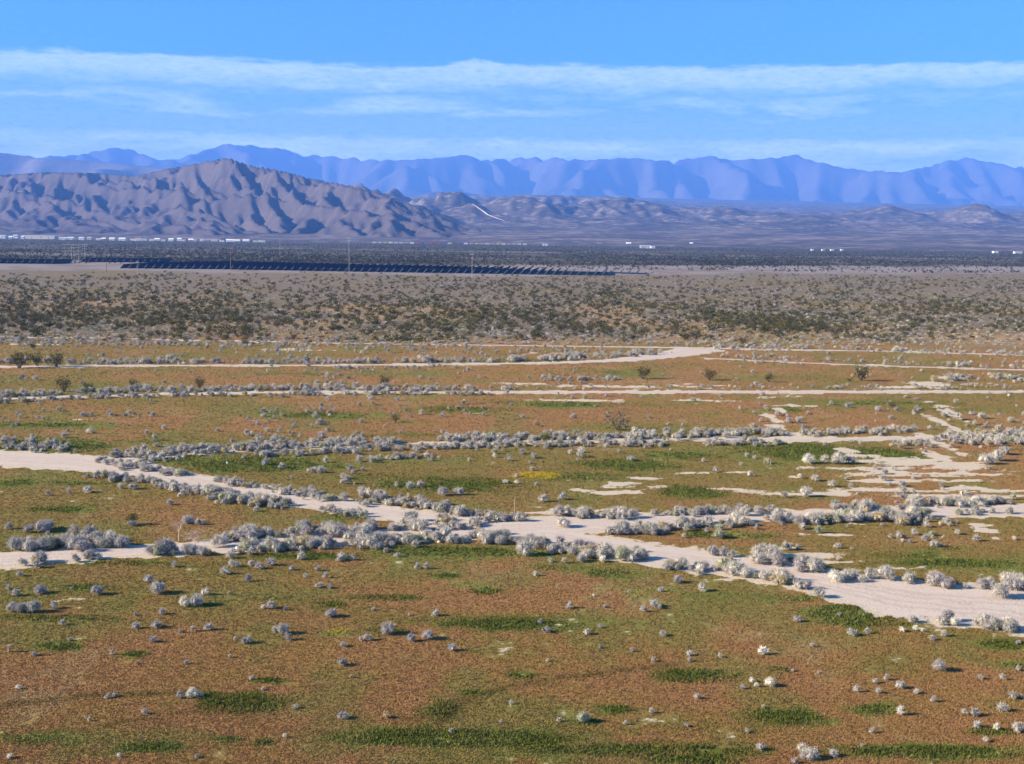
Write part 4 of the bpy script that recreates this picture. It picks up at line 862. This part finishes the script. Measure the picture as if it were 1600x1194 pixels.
stake(14, 1019, .38, .09, 'squat brown stump near the left edge of the near field', 'stump')
M_BAG = material('white_plastic', (.78, .77, .73), rough=.6, scale=4, var=.1)
M_BAGY = material('yellowed_plastic', (.62, .58, .30), rough=.6, scale=4, var=.1)
def litter(px, py, w, h, mat, label):
    g = G(px, py); r = np.random.default_rng(int(px)); b = MB(); n = 10; rings = []
    for j, (f, z) in enumerate(((.8, 0), (1, .3), (.9, .65), (.5, .95), (.12, 1.05))):
        rings.append([(math.cos(2 * math.pi * i / n) * f * w / 2 * r.uniform(.75, 1.2), math.sin(2 * math.pi * i / n) * f * w / 2 * r.uniform(.75, 1.2), z * h * r.uniform(.85, 1.1)) for i in range(n)])
    vs = [v for q in rings for v in q]; b.add(vs, [(j * n + i, j * n + (i + 1) % n, (j + 1) * n + (i + 1) % n, (j + 1) * n + i) for j in range(4) for i in range(n)] + [tuple(range(4 * n, 5 * n))])
    link('litter_bag', b.mesh('litter_bag', mat), loc=(g[0], g[1], 0), label=label, category='litter')
litter(370, 859, .32, .28, M_BAG, 'crumpled white bag among the shrubs of the level track')
litter(712, 846, .55, .2, M_BAG, 'flat white plastic scrap at the foot of the shrub verge')
litter(686, 848, .4, .2, M_BAGY, 'yellowish plastic scrap left of the flat white one')
litter(355, 725, .2, .25, M_BAG, 'small white scrap in the field beyond the diagonal road')

# ------------------------------------------------------------------ solar field
M_PANEL = bpy.data.materials.new('solar_glass'); M_PANEL.use_nodes = True
def _panel():
    t = NT(M_PANEL.node_tree); tc = t.n('ShaderNodeTexCoord'); br = t.n('ShaderNodeTexBrick'); t.link(tc.outputs['Object'], br.inputs['Vector'])
    br.offset = 0; br.inputs['Scale'].default_value = .5; br.inputs['Mortar Size'].default_value = .02; br.inputs['Color1'].default_value = (.012, .018, .07, 1); br.inputs['Color2'].default_value = (.016, .022, .085, 1); br.inputs['Mortar'].default_value = (.10, .10, .13, 1)
    p = t.n('ShaderNodeBsdfPrincipled'); t.link(br.outputs[0], p.inputs['Base Color']); p.inputs['Roughness'].default_value = .6; p.inputs['Specular IOR Level'].default_value = .03
    t.link(p.outputs[0], t.n('ShaderNodeOutputMaterial').inputs[0])
_panel()
M_STEEL = material('galvanised_steel', (.25, .25, .27), rough=.55, scale=2, var=.1, spec=.4)
def panel_row(y0, y1, cx, label, group):
    L = y1 - y0; o = link('solar_panel_row', None, loc=(cx, y0, 0), rz=-math.radians(4.5), label=label, category='solar panels', group=group)
    a = math.radians(48); ca, sa = math.cos(a), math.sin(a); hw, zc, th = 1.9, 1.5, .06
    prof = [(-hw * ca, zc - hw * sa), (-hw * ca + th * sa, zc - hw * sa - th * ca), (hw * ca + th * sa, zc + hw * sa - th * ca), (hw * ca, zc + hw * sa)]
    b = MB(); b.prism(prof, 'y', 0, L); link('panel_table', b.mesh('panel_table', M_PANEL), o)
    b = MB(); b.tube((.1, -.6, zc - .1), (.1, L + .3, zc - .1), .11, .11, 6); link('torque_tube', b.mesh('torque_tube', M_STEEL), o)
    e = [(-hw * ca - .02, zc - hw * sa + .03), (-hw * ca + .13, zc - hw * sa - .12), (hw * ca + .13, zc + hw * sa - .12), (hw * ca, zc + hw * sa + .03)]
    b = MB(); b.prism(e, 'y', -.12, -.005); link('end_rail', b.mesh('end_rail', M_STEEL), o)
    me = MB(); me.tube((.1, 0, -.3), (.1, 0, zc - .1), .09, .09, 5); pm = me.mesh('post', M_STEEL)
    for k in range(3): link('post', pm, o, loc=(0, 1.0 + (L - 2) * k / 2, 0))
def solar():
    fx = [(190, 419.5), (340, 421), (560, 425), (700, 427), (850, 429.5), (960, 431), (1010, 431)]
    bx = [(190, 415.5), (340, 413), (560, 418), (700, 420), (850, 423), (960, 425.5), (1010, 427)]
    Fp, Bp = G(*zip(*fx)), G(*zip(*bx)); x = Fp[0, 0]; n = 0
    while x < Fp[-1, 0]:
        y0 = float(np.interp(x, Fp[:, 0], Fp[:, 1])); y1 = float(np.interp(x, Bp[:, 0], Bp[:, 1])); n += 1
        if x > G(950, 431)[0]: y0 = y1 - 30
        if y1 - y0 > 8: panel_row(y0, y1, x, f'dark blue tilted panel row, {ordinal(n)} from the left in the long solar field', 'rows of the long solar field')
        x += 5.2
    for px0, px1, ya, yb, nm in ((-60, 92, 411.5, 409.5, 'far left solar field'), (128, 250, 409.5, 408, 'narrow solar strip behind the poles')):
        a, b2, c, d = G(px0, ya), G(px1, ya + (px1 - px0) * .008), G(px0, yb), G(px1, yb + (px1 - px0) * .008); n = 0; x = a[0]
        while x < b2[0]:
            f = (x - a[0]) / (b2[0] - a[0]); n += 1
            panel_row(a[1] + f * (b2[1] - a[1]), c[1] + f * (d[1] - c[1]), x, f'dark panel row, {ordinal(n)} from the left in the {nm}', 'rows of the ' + nm); x += 5.2
solar()

# ------------------------------------------------------------------ poles
M_POLE_D = material('creosoted_pole', (.085, .07, .06)); M_POLE_L = material('grey_pole', (.36, .34, .33)); M_POLE_R = material('reddish_pole', (.34, .17, .13)); M_INS = material('insulator', (.55, .55, .58), rough=.3, spec=.5)
def utility_pole(px, py, ytop, mat, label, arms=((.5, 2.4),), r=.2, two=False):
    g = G(px, py); k = ppm(px, py); h = (py - ytop) / k * 1.02
    o = link('utility_pole', None, loc=(g[0], g[1], 0), label=label, category='utility pole')
    b = MB(); b.tube((0, 0, -.5), (0, 0, h), r * .65, r * .4, 8); link('pole', b.mesh('pole', mat), o)
    if two: b = MB(); b.tube((two, 0, -.5), (two, 0, h), r, r * .6, 8); link('pole', b.mesh('pole', mat), o)
    for dz, w in arms:
        c = (two or 0) / 2; b = MB(); b.box(c, -r * 1.1 - .06, h - dz, w, .16, .26); am = link('crossarm', b.mesh('crossarm', mat), o)
        for s in (-.46, 0, .46): b = MB(); b.tube((c + s * w, -r * 1.1 - .06, h - dz + .13), (c + s * w, -r * 1.1 - .06, h - dz + .5), .09, .06, 6); link('insulator', b.mesh('insulator', M_INS), am)
utility_pole(102, 411, 384, M_POLE_L, 'grey twin-legged pole frame with three long crossarms, leftmost of the pole cluster', ((.3, 8.5), (2.9, 8.5), (5.2, 8.5)), .2, 5.0)
utility_pole(116, 410, 384, M_POLE_L, 'grey twin-legged frame with three crossarms in the middle of the pole cluster', ((.6, 6.5), (2.6, 7), (5.5, 5)), .18, 3.6)
utility_pole(133, 409.5, 384, M_POLE_L, 'pale single pole with two crossarms, rightmost of the pole cluster', ((.3, 4.2), (1.6, 3.4)), .24)
utility_pole(166.5, 425, 396, M_POLE_D, 'dark single pole at the left end of the long solar field', ((.6, 2.6),), .22)
utility_pole(360.5, 430, 389, M_POLE_R, 'reddish pole standing in front of the solar field, left part', ((.6, 2.4),), .2)
utility_pole(437.5, 400, 377, M_POLE_L, 'faint grey pole behind the solar field, left of centre', ((.6, 3.0),), .26)
utility_pole(545.5, 427, 373, M_POLE_L, 'tall pale pole rising through the middle of the solar field', ((.6, 2.6), (2.2, 2.2)), .22)
utility_pole(675, 434, 398, M_POLE_D, 'dark thin pole in front of the solar field, centre', ((.6, 2.2),), .14)
utility_pole(737.5, 438, 397, M_POLE_L, 'pale grey pole in front of the solar field, right of centre', ((.6, 2.4),), .2)
utility_pole(918, 438, 410, M_POLE_D, 'dark pole near the right end of the solar field', ((.6, 2.0),), .16)
utility_pole(215, 432, 410, M_POLE_L, 'short pale post in the pale strip before the solar field', ((.4, 1.4),), .16)

# ------------------------------------------------------------------ town and train on the far plain
PAINT = {n: material(n.replace(' ', '_') + '_paint', c, scale=.4, var=.08) for n, c in {'white': (.80, .79, .77), 'cream': (.70, .62, .48), 'pale grey': (.55, .55, .57), 'tan': (.45, .36, .28), 'dark': (.07, .065, .07), 'red': (.42, .08, .06), 'yellow': (.62, .46, .10), 'blue': (.10, .16, .38), 'rust': (.25, .10, .06), 'brown': (.20, .13, .09)}.items()}
def house(px, py, w, h, dep, wall, roof, label, flat=False, group=None, cat='house', name='house'):
    g = G(px, py); o = link(name, None, loc=(g[0], g[1], 0), label=label, category=cat, group=group)
    b = MB(); b.box(0, 0, h / 2 - .3, w, dep, h + .6); link('wall', b.mesh('wall', PAINT[wall]), o)
    rh = .5 if flat else min(2.4, dep * .28); b = MB(); b.prism([(-dep / 2 - .4, h + .3), (dep / 2 + .4, h + .3), (0 if not flat else dep / 2, h + .3 + rh)] if not flat else [(-dep / 2 - .3, h + .3), (dep / 2 + .3, h + .3), (dep / 2, h + .3 + rh), (-dep / 2, h + .3 + rh * .7)], 'x', -w / 2 - .4, w / 2 + .4); link('roof', b.mesh('roof', PAINT[roof]), o)
    b = MB(); b.box(-w * .2, -dep / 2 - .04, h * .36, min(1.2, w * .1), .08, h * .7); link('door', b.mesh('door', PAINT['brown']), o)
    wm = MB(); wm.box(0, 0, 0, min(2, w * .12), .06, h * .28); wmesh = wm.mesh('window', PAINT['dark'])
    for f in (.08, .32): link('window', wmesh, o, loc=(w * f, -dep / 2 - .03, h * .58))
TOWN_Y = lambda px: 373.2 + .0135 * px
house(63, 373.6, 76, 7.0, 26, 'cream', 'white', 'long cream building with white roof at the far left foot of the hills', True, cat='warehouse', name='warehouse')
house(5, 372.8, 14, 7.5, 10, 'white', 'white', 'white building at the left edge, leftmost of the far town', True, 'buildings of the far town')
house(25, 372.6, 11, 8.5, 9, 'white', 'white', 'tall white building between the left edge and the long cream one', True, 'buildings of the far town')
house(17, 373.4, 8, 4, 8, 'pale grey', 'white', 'low grey building left of the tall white one in the far town', False, 'buildings of the far town')
house(36, 373.6, 7, 5, 8, 'white', 'pale grey', 'low white building touching the left end of the long cream one', False, 'buildings of the far town')
rt = random.Random(3); n = 0; px = 96
while px < 420:
    n += 1; w = rt.uniform(7, 16)
    house(px, TOWN_Y(px) + rt.uniform(-.5, .35), w, rt.uniform(2.8, 4.6), 8, rt.choice(['white', 'white', 'pale grey', 'cream', 'white', 'tan']), rt.choice(['white', 'pale grey', 'white', 'tan']), f'small pale house, {ordinal(n)} from the left between the long cream building and the train', rt.random() < .4, 'small houses below the brown hills')
    px += w * .62 + rt.uniform(0, 9)
house(348, 377, 10, 7, 9, 'dark', 'brown', 'tall dark shed among the pale houses below the peak', cat='shed', name='shed')
for px, py, w, h, wl, rf, lab in [(852, 384.4, 11, 5, 'white', 'rust', 'white shed with a red roof right of the distant train'), (904, 383, 6, 5, 'white', 'white', 'single white hut left of the white row under the badlands'), (936, 383.6, 12, 5, 'white', 'white', 'leftmost white building of the row under the badlands'), (948, 383.4, 9, 4, 'white', 'pale grey', 'second white building of the row under the badlands'), (960, 383.4, 10, 5, 'pale grey', 'white', 'right grey building of the row under the badlands'), (982, 384.4, 11, 6, 'white', 'white', 'bright white block standing apart under the badlands'),
        (1008, 388.2, 20, 5, 'pale grey', 'white', 'wide pale building right of the bright white block'), (1020, 388.4, 8, 4, 'white', 'white', 'little white hut touching the wide pale building'), (1080, 385.2, 7, 7, 'white', 'white', 'lone white tower-like building right of centre'), (1269, 392.2, 4, 2.3, 'pale grey', 'white', 'first pale house of the four at right'), (1286, 392, 5, 2.3, 'pale grey', 'pale grey', 'second pale house of the four at right'), (1300, 392.4, 6, 2.3, 'pale grey', 'white', 'third and widest house of the four at right'), (1315, 392, 4, 2.3, 'pale grey', 'white', 'fourth pale house of the four at right'),
        (1555, 395.6, 9, 2.8, 'white', 'white', 'low white building near the right edge'), (1590, 396, 14, 2.8, 'white', 'pale grey', 'long white building at the right edge')]:
    house(px, py, w, h, 8, wl, rf, lab, h < 5.5)
def train():
    cols = ['cream', 'pale grey', 'yellow', 'white', 'cream', 'pale grey', 'tan', 'white', 'red', 'blue', 'red', 'rust', 'red', 'blue', 'cream', 'rust', 'blue', 'white', 'tan', 'yellow', 'tan', 'cream', 'tan', 'yellow', 'cream', 'tan', 'tan', 'pale grey', 'cream']
    for i, c in enumerate(cols):
        px = 585 + i * 8.4; g = G(px, 381 + (px - 585) * .0115); L = 10.5
        o = link('freight_wagon', None, loc=(g[0], g[1], 0), label=f'{c} freight wagon, {ordinal(i + 1)} from the left of the distant train', category='wagon', group='wagons of the distant train')
        b = MB(); b.box(0, 0, 2.9, L * .8, 2.6, 3.1); [b.box(k * L * .16, -1.33, 2.9, .18, .08, 2.9) for k in (-2, -1, 0, 1, 2)]; link('container', b.mesh('container', PAINT[c]), o)
        b = MB(); b.box(0, 0, 1.15, L, 2.4, .35); link('flatbed', b.mesh('flatbed', PAINT['dark']), o)
        wm = MB()
        for s in (-.45, .45): wm.tube((s, -.8, .48), (s, .8, .48), .46, .46, 10)
        wmesh = wm.mesh('wheel_set', PAINT['dark'])
        for s in (-.36, .36): link('wheel_set', wmesh, o, loc=(s * L, 0, 0))
train()
